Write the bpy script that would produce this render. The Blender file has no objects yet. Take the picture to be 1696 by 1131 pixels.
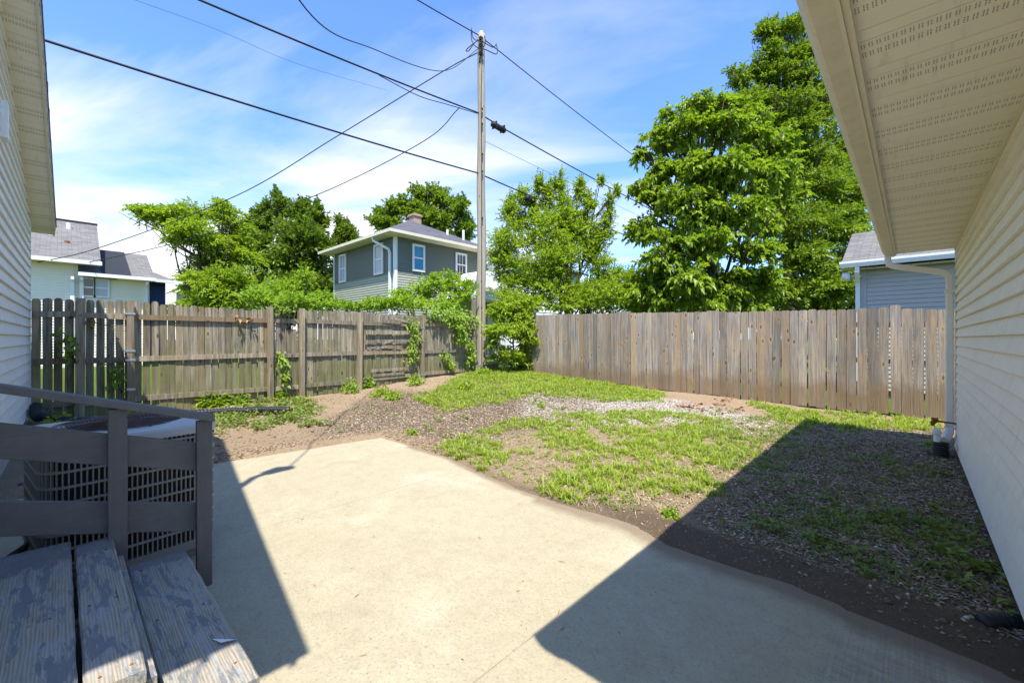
import bpy, math, random
import numpy as np
from mathutils import Vector, Matrix, Quaternion

# ------------------------------------------------------------------ scene, camera, light
scene = bpy.context.scene
col = scene.collection
rnd = random.Random(7)
R = np.random.RandomState(11)
PI = math.pi

cam_d = bpy.data.cameras.new('camera')
cam = bpy.data.objects.new('camera', cam_d)
col.objects.link(cam)
cam.location = (0, 0, 1.40)
cam.rotation_euler = (PI / 2, 0, math.radians(43.28))
cam_d.sensor_width = 36
cam_d.lens = 14.92
cam_d.shift_y = -0.0027
cam_d.clip_start = 0.05
cam_d.clip_end = 3000
scene.camera = cam

SUN = Vector((-0.39, 0.305, -1.0)).normalized()
sun_d = bpy.data.lights.new('sun', 'SUN')
sun_d.energy = 3.6
sun_d.angle = math.radians(0.53)
sun_d.color = (1.0, 0.955, 0.875)
sun = bpy.data.objects.new('sun', sun_d)
col.objects.link(sun)
sun.rotation_euler = SUN.to_track_quat('-Z', 'Y').to_euler()
sun.location = (5, -5, 12)

scene.view_settings.view_transform = 'Standard'
scene.view_settings.look = 'None'
scene.view_settings.exposure = 1.35
scene.view_settings.gamma = 1.0
scene.view_settings.use_curve_mapping = False
scene.render.engine = 'CYCLES'
scene.cycles.max_bounces = 8
scene.cycles.diffuse_bounces = 4
scene.cycles.transparent_max_bounces = 8
try:
    scene.cycles.use_denoising = True
except Exception:
    pass


class NT:
    """short-hand for building a node tree"""
    def __init__(s, tree):
        s.t = tree
        tree.nodes.clear()

    def n(s, kind, **kw):
        nd = s.t.nodes.new(kind)
        for k, v in kw.items():
            if k == 'i':
                for a, b in v.items():
                    s.put(nd, a, b)
            else:
                setattr(nd, k, v)
        return nd

    def put(s, nd, a, b):
        sock = nd.inputs[a]
        if isinstance(b, bpy.types.NodeSocket):
            s.t.links.new(b, sock)
        elif isinstance(b, bpy.types.Node):
            s.t.links.new(b.outputs[0], sock)
        else:
            if isinstance(b, (tuple, list)) and len(b) == 3 and len(getattr(sock, 'default_value', [0] * 3)) == 4:
                b = (*b, 1)
            sock.default_value = b

    def math(s, op, a, b=None, c=None, clamp=False):
        nd = s.t.nodes.new('ShaderNodeMath')
        nd.operation = op
        nd.use_clamp = clamp
        s.put(nd, 0, a)
        if b is not None:
            s.put(nd, 1, b)
        if c is not None:
            s.put(nd, 2, c)
        return nd.outputs[0]

    def mix(s, f, a, b, mode='MIX'):
        nd = s.t.nodes.new('ShaderNodeMix')
        nd.data_type = 'RGBA'
        nd.blend_type = mode
        s.put(nd, 0, f)
        s.put(nd, 6, a)
        s.put(nd, 7, b)
        return nd.outputs[2]

    def ramp(s, f, *stops):
        nd = s.t.nodes.new('ShaderNodeValToRGB')
        while len(nd.color_ramp.elements) < len(stops):
            nd.color_ramp.elements.new(0.5)
        for e, (p, c) in zip(nd.color_ramp.elements, stops):
            e.position = p
            e.color = (c, c, c, 1) if isinstance(c, (int, float)) else (*c, 1)
        s.put(nd, 0, f)
        return nd.outputs[0]

    def noise(s, vec, scale, detail=4, rough=0.55, dist=0.0):
        nd = s.n('ShaderNodeTexNoise')
        nd.inputs['Scale'].default_value = scale
        nd.inputs['Detail'].default_value = detail
        nd.inputs['Roughness'].default_value = rough
        nd.inputs['Distortion'].default_value = dist
        if vec is not None:
            s.t.links.new(vec, nd.inputs['Vector'])
        return nd.outputs[0]

    def scaled(s, vec, sc, loc=None):
        nd = s.n('ShaderNodeMapping')
        nd.inputs['Scale'].default_value = sc
        s.t.links.new(vec, nd.inputs['Vector'])
        if loc is not None:
            s.put(nd, 'Location', loc)
        return nd.outputs[0]


# ---- sky: Nishita plus thin cirrus and low cumulus, all by direction
world = bpy.data.worlds.new('World')
scene.world = world
world.use_nodes = True
w = NT(world.node_tree)
sky = w.n('ShaderNodeTexSky', sky_type='NISHITA')
sky.sun_disc = False
sky.sun_elevation = math.asin(-SUN.z)
sky.sun_rotation = math.atan2(-SUN.x, -SUN.y)
sky.air_density = 1.0
sky.dust_density = 0.35
sky.ozone_density = 2.5
geo = w.n('ShaderNodeTexCoord')
sep = w.n('ShaderNodeSeparateXYZ', i={0: geo.outputs['Generated']})
zc = w.math('MAXIMUM', sep.outputs[2], 0.0)
den = w.math('ADD', zc, 0.16)
px = w.math('DIVIDE', sep.outputs[0], den)
py = w.math('DIVIDE', sep.outputs[1], den)
cmb = w.n('ShaderNodeCombineXYZ', i={0: px, 1: py, 2: 0.0})
rot = w.n('ShaderNodeVectorRotate', rotation_type='Z_AXIS', i={0: cmb.outputs[0], 'Angle': math.radians(-43 + 14)})
v1 = w.scaled(rot.outputs[0], (0.42, 1.25, 1))
c1 = w.noise(v1, 1.05, 7, 0.56, 0.55)
v2 = w.scaled(rot.outputs[0], (0.22, 0.35, 1), (3.1, 1.7, 0))
c2 = w.noise(v2, 1.3, 3, 0.5, 0.2)
# more cloud towards the left of the yard (-X), clearer blue to the right
side = w.math('MULTIPLY_ADD', px, -0.052, 0.0)
wisp = w.math('ADD', w.math('MULTIPLY', c1, 0.62), w.math('ADD', w.math('MULTIPLY', c2, 0.42), side))
wisp = w.ramp(wisp, (0.525, 0.0), (0.60, 0.34), (0.68, 0.88))
# cumulus: puffy noise on the direction, only near the horizon
v3 = w.scaled(geo.outputs['Generated'], (1, 1, 2.4), (0.3, 0.6, 0.1))
c3 = w.noise(v3, 5.5, 6, 0.52, 0.15)
low = w.ramp(sep.outputs[2], (0.03, 0.20), (0.16, 0.10), (0.30, -0.5 + 0.5))
cum = w.ramp(w.math('ADD', c3, low), (0.70, 0.0), (0.75, 0.85))
cum = w.math('MULTIPLY', cum, w.ramp(sep.outputs[2], (0.0, 1.0), (0.24, 1.0), (0.30, 0.0)))
hz = w.ramp(sep.outputs[2], (0.0, 0.55), (0.08, 0.24), (0.26, 0.04), (0.8, 0.0))
skyc = w.mix(1.0, sky.outputs[0], (0.60, 0.80, 1.10), 'MULTIPLY')
skyc = w.mix(hz, skyc, (2.3, 2.75, 3.15))
skyc = w.mix(wisp, skyc, (3.9, 3.8, 3.7))
skyc = w.mix(cum, skyc, (3.3, 3.2, 3.1))
bg = w.n('ShaderNodeBackground', i={0: skyc, 1: 0.138})
wo = w.n('ShaderNodeOutputWorld', i={0: bg})


# ------------------------------------------------------------------ materials
def new_mat(name):
    m = bpy.data.materials.new(name)
    m.use_nodes = True
    return m, NT(m.node_tree)


def finish(t, colour, rough=0.8, bump=None, bs=0.3, bd=0.01, metal=0.0, spec=0.3, extra=None):
    p = t.n('ShaderNodeBsdfPrincipled')
    t.put(p, 'Base Color', colour)
    t.put(p, 'Roughness', rough)
    t.put(p, 'Metallic', metal)
    t.put(p, 'Specular IOR Level', spec)
    if bump is not None:
        b = t.n('ShaderNodeBump')
        b.inputs['Strength'].default_value = bs
        b.inputs['Distance'].default_value = bd
        t.put(b, 'Height', bump)
        t.put(p, 'Normal', b.outputs[0])
    o = t.n('ShaderNodeOutputMaterial')
    sh = p.outputs[0] if extra is None else extra(p.outputs[0])
    t.t.links.new(sh, o.inputs[0])
    return p


def objvec(t, rand=True, k=37.0):
    """object coordinates, moved by a random amount for each object"""
    tc = t.n('ShaderNodeTexCoord')
    if not rand:
        return tc.outputs['Object'], None
    oi = t.n('ShaderNodeObjectInfo')
    r = t.math('MULTIPLY', oi.outputs['Random'], k)
    cb = t.n('ShaderNodeCombineXYZ', i={0: r, 1: r, 2: r})
    va = t.n('ShaderNodeVectorMath', operation='ADD', i={0: tc.outputs['Object'], 1: cb.outputs[0]})
    return va.outputs[0], oi.outputs['Random']


def plain(name, c, rough=0.7, var=0.12, scale=6.0, metal=0.0, spec=0.3, bs=0.1):
    m, t = new_mat(name)
    v, r = objvec(t)
    n = t.noise(v, scale, 5)
    n2 = t.noise(v, scale * 9, 3)
    cc = t.mix(n, tuple(x * (1 - var) for x in c), tuple(min(1, x * (1 + var)) for x in c))
    finish(t, cc, rough, n2, bs, 0.004, metal, spec)
    return m


def siding_mat(name, c, dirt=0.5, dirtc=(0.30, 0.27, 0.20)):
    m, t = new_mat(name)
    v, r = objvec(t)
    big = t.noise(t.scaled(v, (1, 1, 3)), 0.9, 4)
    streak = t.noise(t.scaled(v, (9, 9, 0.7)), 1.4, 5, 0.65)
    spots = t.ramp(t.noise(v, 55, 2), (0.30, 1.0), (0.36, 0.0))
    lowf = t.noise(t.scaled(v, (2.2, 2.2, 0.2)), 1.0, 1)
    oi = t.n('ShaderNodeObjectInfo')
    c0 = t.mix(big, tuple(x * 0.93 for x in c), tuple(min(1, x * 1.05) for x in c))
    c0 = t.mix(t.math('MULTIPLY', oi.outputs['Random'], 0.12), c0, tuple(x * 0.72 for x in c))
    d = t.math('MULTIPLY', t.ramp(streak, (0.48, 0.0), (0.8, 1.0)), dirt)
    c1 = t.mix(d, c0, dirtc)
    c1 = t.mix(t.math('MULTIPLY', spots, dirt * 0.35), c1, (0.16, 0.13, 0.10))
    fine = t.noise(t.scaled(v, (3, 3, 60)), 3, 3)
    hh = t.math('ADD', t.math('MULTIPLY', lowf, 1.0), t.math('MULTIPLY', fine, 0.02))
    finish(t, c1, 0.48, hh, 0.55, 0.012, 0, 0.35)
    return m


def perforated_mat(name, c):
    """vinyl soffit: two strips of punched slots on each panel"""
    m, t = new_mat(name)
    tc = t.n('ShaderNodeTexCoord')
    sp = t.n('ShaderNodeSeparateXYZ', i={0: tc.outputs['Object']})
    x, y = sp.outputs[0], sp.outputs[1]          # x across the overhang, y along the wall, panel 0.305 wide
    fx = t.math('FRACT', t.math('DIVIDE', x, 0.0225))
    gx = t.math('MAXIMUM', t.math('LESS_THAN', t.math('ABSOLUTE', t.math('SUBTRACT', fx, 0.2)), 0.09), t.math('LESS_THAN', t.math('ABSOLUTE', t.math('SUBTRACT', fx, 0.58)), 0.09))
    cl = 1.0
    fy = t.math('FRACT', t.math('DIVIDE', y, 0.0098))
    gy = t.math('LESS_THAN', t.math('ABSOLUTE', t.math('SUBTRACT', fy, 0.5)), 0.24)
    a = t.math('LESS_THAN', t.math('ABSOLUTE', t.math('SUBTRACT', y, 0.112)), 0.0187)
    b = t.math('LESS_THAN', t.math('ABSOLUTE', t.math('SUBTRACT', y, 0.1746)), 0.0187)
    s = t.math('MAXIMUM', a, b)
    mask = t.math('MULTIPLY', t.math('MULTIPLY', gx, gy), t.math('MULTIPLY', s, cl))
    v, r = objvec(t)
    big = t.noise(v, 3, 5)
    base = t.mix(big, tuple(q * 0.88 for q in c), c)
    base = t.mix(t.ramp(t.noise(t.scaled(v, (8, 1, 1)), 4, 5), (0.6, 0.0), (0.75, 0.25)), base, (0.25, 0.22, 0.16))
    cc = t.mix(mask, base, (0.05, 0.038, 0.024))
    finish(t, cc, 0.5, t.math('SUBTRACT', 1.0, mask), 0.8, 0.004)
    return m


def wood_mat(name, pale, dark, warm, algae=0.0, warm_amt=0.5, foot=0.0):
    m, t = new_mat(name)
    v, r = objvec(t, True, 61.0)
    oi = t.n('ShaderNodeObjectInfo')
    g = t.ramp(t.noise(t.scaled(v, (1, 1, 0.05)), 34, 6, 0.62, 0.4), (0.34, 0.0), (0.66, 1.0))
    strk = t.ramp(t.noise(t.scaled(v, (1, 1, 0.03)), 14, 4, 0.6, 0.3), (0.40, 1.0), (0.62, 0.0))
    grain = t.noise(t.scaled(v, (1, 1, 0.022)), 120, 4, 0.7)
    blotch = t.noise(t.scaled(v, (1, 1, 0.25)), 4.5, 4, 0.6, 0.5)
    vk = t.n('ShaderNodeTexVoronoi', i={'Vector': t.scaled(v, (1, 1, 0.42)), 'Scale': 7.0})
    knot = t.ramp(vk.outputs['Distance'], (0.07, 1.0), (0.15, 0.0))
    halo = t.ramp(vk.outputs['Distance'], (0.14, 1.0), (0.36, 0.0))
    wv = t.n('ShaderNodeTexWave', wave_type='BANDS', bands_direction='X')
    t.put(wv, 'Vector', t.scaled(v, (1, 1, 0.09)))
    for k_, q in (('Scale', 16.0), ('Distortion', 9.0), ('Detail', 3.0), ('Detail Scale', 1.2)):
        wv.inputs[k_].default_value = q
    c0 = t.mix(g, dark, pale)
    c0 = t.mix(t.math('MULTIPLY', t.ramp(wv.outputs[0], (0.3, 1.0), (0.55, 0.0)), 0.33), c0, tuple(x * 0.55 for x in warm))
    c0 = t.mix(t.math('MULTIPLY', strk, 0.5), c0, tuple(x * 0.62 for x in dark))
    wm = t.math('MULTIPLY', t.ramp(blotch, (0.42, 0.0), (0.66, 1.0)), warm_amt)
    wm2 = t.math('MULTIPLY', t.ramp(oi.outputs['Random'], (0.80, 0.0), (0.98, 0.75)), 1.0)
    c0 = t.mix(t.math('MAXIMUM', wm, wm2), c0, warm)
    c0 = t.mix(t.math('MULTIPLY', halo, 0.45), c0, tuple(min(1, x * 1.25) for x in warm))
    c0 = t.mix(t.math('MULTIPLY', knot, 0.8), c0, (0.045, 0.030, 0.018))
    c0 = t.mix(t.math('MULTIPLY', t.ramp(grain, (0.30, 1.0), (0.50, 0.0)), 0.45), c0, tuple(x * 0.42 for x in dark))
    br = t.math('MULTIPLY_ADD', t.math('FRACT', t.math('MULTIPLY', oi.outputs['Random'], 17.3)), 0.52, 0.76)
    c0 = t.mix(1.0, c0, t.n('ShaderNodeCombineColor', i={0: br, 1: br, 2: br}).outputs[0], 'MULTIPLY')
    if algae or foot:
        ge = t.n('ShaderNodeNewGeometry')
        sp = t.n('ShaderNodeSeparateXYZ', i={0: ge.outputs['Position']})
        nz = t.noise(ge.outputs['Position'], 1.7, 5, 0.65)
        if algae:
            h = t.math('ADD', t.ramp(sp.outputs[2], (0.2, 0.30), (1.0, 0.12), (1.0, 0.0)), t.math('SUBTRACT', nz, 0.42))
            am = t.math('MULTIPLY', t.ramp(h, (0.08, 0.0), (0.30, 1.0)), algae)
            c0 = t.mix(am, c0, (0.115, 0.125, 0.030))
            st = t.ramp(t.noise(t.scaled(ge.outputs['Position'], (1, 9, 0.5)), 2.2, 5, 0.6), (0.52, 0.0), (0.72, 0.65))
            c0 = t.mix(st, c0, (0.040, 0.036, 0.030))
        if foot:
            f = t.ramp(t.math('ADD', sp.outputs[2], t.math('MULTIPLY', nz, -0.9)), (-0.22, 1.0), (0.25, 0.0))
            c0 = t.mix(t.math('MULTIPLY', f, foot), c0, (0.20, 0.125, 0.060))
    hgt = t.math('ADD', t.math('MULTIPLY', grain, 0.5), t.math('MULTIPLY', g, 0.8))
    hgt = t.math('SUBTRACT', hgt, t.math('MULTIPLY', knot, 0.4))
    finish(t, c0, 0.9, hgt, 0.7, 0.006, 0, 0.12)
    return m


def peeling_mat(name, along='X', bare=0.5, paint=(0.158, 0.156, 0.154), woodc=(0.37, 0.305, 0.20)):
    m, t = new_mat(name)
    v, r = objvec(t, True, 23.0)
    st = {'X': (0.10, 1, 1), 'Y': (1, 0.10, 1), 'Z': (1, 1, 0.1)}[along]
    sf = {'X': (0.28, 1, 1), 'Y': (1, 0.28, 1), 'Z': (1, 1, 0.3)}[along]
    gr = t.noise(t.scaled(v, st), 75, 5, 0.6, 0.5)
    wv = t.n('ShaderNodeTexWave', wave_type='BANDS', bands_direction={'X': 'Y', 'Y': 'X', 'Z': 'X'}[along])
    t.put(wv, 'Vector', t.scaled(v, st))
    for k_, q in (('Scale', 34.0), ('Distortion', 5.5), ('Detail', 3.0), ('Detail Scale', 1.3)):
        wv.inputs[k_].default_value = q
    crack = t.math('MULTIPLY', t.ramp(t.noise(t.scaled(v, tuple(q * (0.4 if q < 1 else 1) for q in st)), 30, 4, 0.7), (0.28, 1.0), (0.32, 0.0)), 1.0 if bare > 0 else 0.0)
    pm = t.noise(t.scaled(v, sf), 11.0, 10, 0.74, 0.5)
    mask = t.ramp(t.math('ADD', pm, t.math('MULTIPLY', gr, 0.30)), (0.69 - 0.17 * bare, 1.0), (0.715 - 0.17 * bare, 0.0))   # 1 = paint
    if along == 'X':      # the outer ends, out of the way of feet, keep their paint
        ox = t.n('ShaderNodeSeparateXYZ', i={0: t.n('ShaderNodeTexCoord').outputs['Object']}).outputs[0]
        keep = t.math('GREATER_THAN', t.math('MULTIPLY_ADD', t.math('SUBTRACT', pm, 0.5), 0.5, t.math('MULTIPLY', ox, -1.0)), 2.80)
        mask = t.math('MAXIMUM', mask, keep)
    wd = t.mix(wv.outputs[0], tuple(q * 0.50 for q in woodc), woodc)
    wd = t.mix(t.math('MULTIPLY', t.noise(v, 5, 4), 0.7), wd, (0.32, 0.31, 0.285))
    wd = t.mix(t.math('MULTIPLY', t.ramp(gr, (0.36, 1.0), (0.5, 0.0)), 0.35), wd, (0.14, 0.115, 0.08))
    pc = t.mix(t.noise(v, 16, 4), tuple(q * 0.75 for q in paint), tuple(q * 1.3 for q in paint))
    thin = t.ramp(t.noise(t.scaled(v, sf), 26, 5, 0.7), (0.50, 0.0), (0.66, 0.75))
    wd = t.mix(t.math('MULTIPLY', thin, 0.8), wd, (0.30, 0.31, 0.32))
    cc = t.mix(t.math('MULTIPLY', mask, 0.92), wd, pc)
    edge = t.ramp(t.math('ABSOLUTE', t.math('SUBTRACT', t.math('ADD', pm, t.math('MULTIPLY', gr, 0.30)), 0.702 - 0.17 * bare)), (0.0, 1.0), (0.012, 0.0))
    cc = t.mix(t.math('MULTIPLY', edge, 0.22), cc, (0.5, 0.60, 0.56))
    cc = t.mix(t.math('MULTIPLY', crack, 0.85), cc, (0.025, 0.022, 0.018))
    h = t.math('ADD', t.math('MULTIPLY', mask, 0.35), t.math('MULTIPLY', gr, 0.55))
    h = t.math('SUBTRACT', h, crack)
    finish(t, cc, 0.75, h, 0.6, 0.004, 0, 0.2)
    return m


def concrete_mat():
    m, t = new_mat('patio_concrete')
    ge = t.n('ShaderNodeNewGeometry')
    P = ge.outputs['Position']
    a = t.noise(P, 0.9, 6, 0.6)
    b = t.noise(P, 7, 6, 0.7)
    sp = t.noise(P, 70, 5, 0.75)
    mid = t.noise(P, 24, 5, 0.75)
    fine = t.noise(P, 320, 2, 0.6)
    pit = t.ramp(t.noise(P, 60, 3, 0.6), (0.30, 1.0), (0.345, 0.0))
    broom = t.noise(t.scaled(P, (60, 1.3, 1)), 1.6, 4, 0.6)
    broom2 = t.noise(t.scaled(P, (2, 46, 1)), 1.6, 3, 0.6)
    c = t.mix(a, (0.345, 0.300, 0.190), (0.415, 0.368, 0.252))
    c = t.mix(t.ramp(b, (0.45, 0.0), (0.72, 0.55)), c, (0.32, 0.265, 0.170))
    c = t.mix(t.ramp(t.noise(P, 1.9, 6, 0.7, 0.8), (0.54, 0.0), (0.66, 0.30)), c, (0.27, 0.225, 0.15))
    c = t.mix(t.ramp(t.noise(P, 1.3, 4, 0.6, 0.5), (0.54, 0.0), (0.70, 0.35)), c, (0.50, 0.455, 0.35))
    c = t.mix(t.ramp(sp, (0.54, 0.0), (0.66, 0.7)), c, (0.19, 0.165, 0.11))
    c = t.mix(t.ramp(sp, (0.30, 0.4), (0.42, 0.0)), c, (0.56, 0.52, 0.43))
    c = t.mix(t.ramp(mid, (0.52, 0.0), (0.66, 0.38)), c, (0.235, 0.205, 0.145))
    c = t.mix(t.math('MULTIPLY', pit, 0.55), c, (0.16, 0.13, 0.09))
    # rust stains
    c = t.mix(t.ramp(t.noise(P, 3.1, 5, 0.7, 0.6), (0.66, 0.0), (0.76, 0.30)), c, (0.36, 0.22, 0.09))
    # broomed and damp-stained towards the garage
    s = t.n('ShaderNodeSeparateXYZ', i={0: P})
    gm = t.ramp(t.math('ADD', s.outputs[0], t.math('MULTIPLY', b, 0.6)), (-1.35 + 0.3, 0.0), (-0.2 + 0.3, 1.0))
    c = t.mix(t.math('MULTIPLY', gm, t.ramp(broom, (0.40, 0.0), (0.62, 0.55))), c, (0.20, 0.18, 0.14))
    c = t.mix(t.math('MULTIPLY', gm, t.ramp(broom2, (0.45, 0.0), (0.62, 0.30))), c, (0.52, 0.49, 0.41))
    # mud washed on to the edge next to the soil
    at_ = t.n('ShaderNodeAttribute', attribute_name='mud')
    md = t.math('MULTIPLY', t.math('ADD', at_.outputs['Fac'], t.math('MULTIPLY', t.math('SUBTRACT', b, 0.5), 0.9)), at_.outputs['Fac'])
    c = t.mix(t.ramp(md, (0.10, 0.0), (0.75, 0.85)), c, (0.20, 0.145, 0.095))
    c = t.mix(t.ramp(t.noise(P, 14, 5, 0.7), (0.62, 0.0), (0.72, 0.2)), c, (0.20, 0.17, 0.13))
    # shallow hand-tooled joints between the slabs, mostly filled with dirt
    for xj in (-3.5, -1.3):
        near_ = t.math('LESS_THAN', t.math('ABSOLUTE', t.math('SUBTRACT', s.outputs[0], xj)), 0.0035)
        c = t.mix(t.math('MULTIPLY', near_, t.ramp(b, (0.35, 0.15), (0.62, 0.75))), c, (0.17, 0.14, 0.10))
    h = t.math('ADD', t.math('MULTIPLY', sp, 0.9), t.math('MULTIPLY', fine, 0.5))
    h = t.math('SUBTRACT', h, t.math('MULTIPLY', pit, 0.6))
    h = t.math('ADD', h, t.math('MULTIPLY', t.math('MULTIPLY', broom, gm), 1.2))
    finish(t, c, 0.88, h, 0.8, 0.006, 0, 0.2)
    return m


def ground_mat():
    """one sheet: damp soil, tan mulch, pale gravel and lawn mixed by the 'cover' colours stored on it"""
    m, t = new_mat('soil')
    ge = t.n('ShaderNodeNewGeometry')
    P = ge.outputs['Position']
    at_ = t.n('ShaderNodeAttribute', attribute_name='cover')
    sp = t.n('ShaderNodeSeparateColor', i={0: at_.outputs['Color']})
    gravel, mulch, lawn = sp.outputs
    a = t.noise(P, 2.2, 6, 0.65)
    b = t.noise(P, 22, 6, 0.7)
    c_ = t.noise(P, 90, 4, 0.7)
    soil = t.mix(a, (0.275, 0.190, 0.108), (0.43, 0.315, 0.190))
    soil = t.mix(t.ramp(b, (0.42, 0.0), (0.70, 0.75)), soil, (0.43, 0.33, 0.225))
    soil = t.mix(t.ramp(c_, (0.32, 0.8), (0.45, 0.0)), soil, (0.10, 0.068, 0.042))
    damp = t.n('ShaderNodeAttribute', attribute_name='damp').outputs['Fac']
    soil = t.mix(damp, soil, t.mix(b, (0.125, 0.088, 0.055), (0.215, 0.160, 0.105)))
    v = t.n('ShaderNodeTexVoronoi', i={'Vector': t.scaled(P, (1.0, 1.7, 1.0)), 'Scale': 55.0})
    v.feature = 'F1'
    chipc = t.mix(t.n('ShaderNodeSeparateColor', i={0: v.outputs['Color']}).outputs[0], (0.18, 0.125, 0.08), (0.50, 0.38, 0.25))
    chipc = t.mix(t.ramp(v.outputs['Distance'], (0.35, 0.0), (0.6, 0.8)), chipc, (0.07, 0.048, 0.03))
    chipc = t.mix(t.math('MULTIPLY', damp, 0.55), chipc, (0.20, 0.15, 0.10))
    v2 = t.n('ShaderNodeTexVoronoi', i={'Vector': P, 'Scale': 42.0})
    grc = t.mix(t.n('ShaderNodeSeparateColor', i={0: v2.outputs['Color']}).outputs[1], (0.36, 0.31, 0.25), (0.74, 0.68, 0.60))
    grc = t.mix(t.ramp(v2.outputs['Distance'], (0.35, 0.0), (0.62, 0.85)), grc, (0.17, 0.12, 0.08))
    lc = t.mix(b, (0.060, 0.10, 0.018), (0.13, 0.18, 0.03))
    c = t.mix(mulch, soil, chipc)
    c = t.mix(gravel, c, grc)
    c = t.mix(lawn, c, lc)
    c = t.mix(t.ramp(t.noise(P, 160, 3, 0.7), (0.55, 0.0), (0.72, 0.5)), c, t.mix(1.0, c, (1.7, 1.65, 1.6), 'MULTIPLY'))
    h = t.math('ADD', t.math('MULTIPLY', b, 1.0), t.math('MULTIPLY', c_, 0.6))
    finish(t, c, 0.95, h, 1.0, 0.045, 0, 0.1)
    return m


def leaf_mat(name, dark, light, trans=0.35, gloss=0.45):
    m, t = new_mat(name)
    ge = t.n('ShaderNodeNewGeometry')
    r = ge.outputs['Random Per Island']
    big = t.noise(ge.outputs['Position'], 0.8, 3)
    f = t.math('ADD', t.math('MULTIPLY', r, 0.65), t.math('MULTIPLY', big, 0.4))
    c = t.mix(f, dark, light)
    c = t.mix(t.ramp(r, (0.965, 0.0), (0.99, 0.6)), c, (0.33, 0.30, 0.05))
    p = t.n('ShaderNodeBsdfPrincipled', i={'Base Color': c, 'Roughness': gloss, 'Specular IOR Level': 0.35})
    tc = t.mix(1.0, c, (1.35, 1.45, 0.55), 'MULTIPLY')
    tr = t.n('ShaderNodeBsdfTranslucent', i={0: tc})
    ms = t.n('ShaderNodeMixShader', i={0: trans, 1: p.outputs[0], 2: tr.outputs[0]})
    t.n('ShaderNodeOutputMaterial', i={0: ms.outputs[0]})
    return m


def island_mat(name, stops, rough=0.85, spec=0.2):
    m, t = new_mat(name)
    ge = t.n('ShaderNodeNewGeometry')
    c = t.ramp(ge.outputs['Random Per Island'], *stops)
    n = t.noise(ge.outputs['Position'], 60, 3)
    c = t.mix(t.math('MULTIPLY', n, 0.5), c, t.mix(1.0, c, (0.5, 0.48, 0.45), 'MULTIPLY'))
    finish(t, c, rough, n, 0.4, 0.003, 0, spec)
    return m


def shingle_mat(name, a, b, sx=0.16, sy=0.14):
    """asphalt shingle courses; object coordinates x along the eave, y up the slope"""
    m, t = new_mat(name)
    tc = t.n('ShaderNodeTexCoord')
    uv = t.n('ShaderNodeAttribute', attribute_name='roofuv').outputs['Vector']
    br = t.n('ShaderNodeTexBrick')
    t.put(br, 'Vector', uv)
    br.offset = 0.37
    for k_, q in (('Scale', 1.0), ('Mortar Size', 0.006), ('Brick Width', sx), ('Row Height', sy), ('Bias', 0.0)):
        br.inputs[k_].default_value = q
    t.put(br, 'Color1', a)
    t.put(br, 'Color2', b)
    t.put(br, 'Mortar', tuple(q * 0.35 for q in a))
    n = t.noise(uv, 2.0, 5, 0.6)
    g = t.noise(uv, 90, 3, 0.8)
    c = t.mix(t.ramp(n, (0.35, 0.0), (0.7, 0.5)), br.outputs[0], tuple((x + y) * 0.62 for x, y in zip(a, b)))
    c = t.mix(t.math('MULTIPLY', g, 0.5), c, tuple(q * 0.6 for q in a))
    finish(t, c, 0.95, t.math('ADD', br.outputs['Fac'], t.math('MULTIPLY', g, -0.3)), 0.6, 0.01, 0, 0.1)
    return m


def glass_mat(name, c, rough=0.08):
    m, t = new_mat(name)
    v, r = objvec(t)
    cc = t.mix(t.noise(v, 2.5, 3), tuple(q * 0.7 for q in c), c)
    finish(t, cc, rough, None, spec=0.8)
    return m


M = {}
M['vinyl_right'] = siding_mat('cream_vinyl_siding', (0.86, 0.82, 0.725), 0.24)
M['vinyl_left'] = siding_mat('grey_white_vinyl_siding', (0.80, 0.77, 0.68), 0.28)
M['trim'] = plain('cream_aluminium_trim', (0.66, 0.60, 0.45), 0.45, 0.10, 2.5)
M['gutter'] = siding_mat('weathered_gutter_enamel', (0.66, 0.59, 0.44), 0.30, (0.26, 0.22, 0.15))
M['white'] = plain('white_painted_metal', (0.74, 0.73, 0.69), 0.42, 0.06, 3)
M['soffit'] = perforated_mat('perforated_vinyl_soffit', (0.84, 0.785, 0.64))
M['fence_left'] = wood_mat('old_grey_fence_wood', (0.45, 0.40, 0.305), (0.165, 0.142, 0.100), (0.32, 0.235, 0.125), 0.55, 0.30)
M['rail_left'] = wood_mat('old_rail_wood', (0.46, 0.41, 0.315), (0.20, 0.17, 0.125), (0.27, 0.185, 0.10), 0.22, 0.30)
M['post_left'] = wood_mat('old_post_wood', (0.50, 0.43, 0.31), (0.24, 0.20, 0.14), (0.30, 0.20, 0.11), 0.15, 0.45)
M['fence_right'] = wood_mat('weathered_pine_pickets', (0.50, 0.445, 0.375), (0.230, 0.200, 0.168), (0.40, 0.275, 0.145), 0.0, 0.55, 0.6)
M['pole'] = wood_mat('utility_pole_wood', (0.66, 0.61, 0.52), (0.42, 0.38, 0.315), (0.38, 0.31, 0.22), 0.0, 0.18)
M['bark'] = wood_mat('bark', (0.13, 0.105, 0.08), (0.05, 0.038, 0.028), (0.09, 0.065, 0.045), 0, 0.2)
M['step'] = peeling_mat('peeling_deck_paint', 'X', 0.50)
M['stair_rail'] = peeling_mat('slate_rail_paint', 'Y', -1.35, (0.112, 0.106, 0.096), (0.50, 0.42, 0.30))
M['stair_post'] = peeling_mat('slate_post_paint', 'Z', -1.2, (0.102, 0.097, 0.089), (0.50, 0.42, 0.30))
M['stair_cap'] = peeling_mat('worn_handrail_paint', 'Y', -0.75, (0.128, 0.122, 0.112), (0.52, 0.44, 0.31))
M['concrete'] = concrete_mat()
M['foundation'] = plain('foundation_concrete', (0.34, 0.32, 0.28), 0.9, 0.2, 9, bs=0.4)
M['ground'] = ground_mat()
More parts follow.
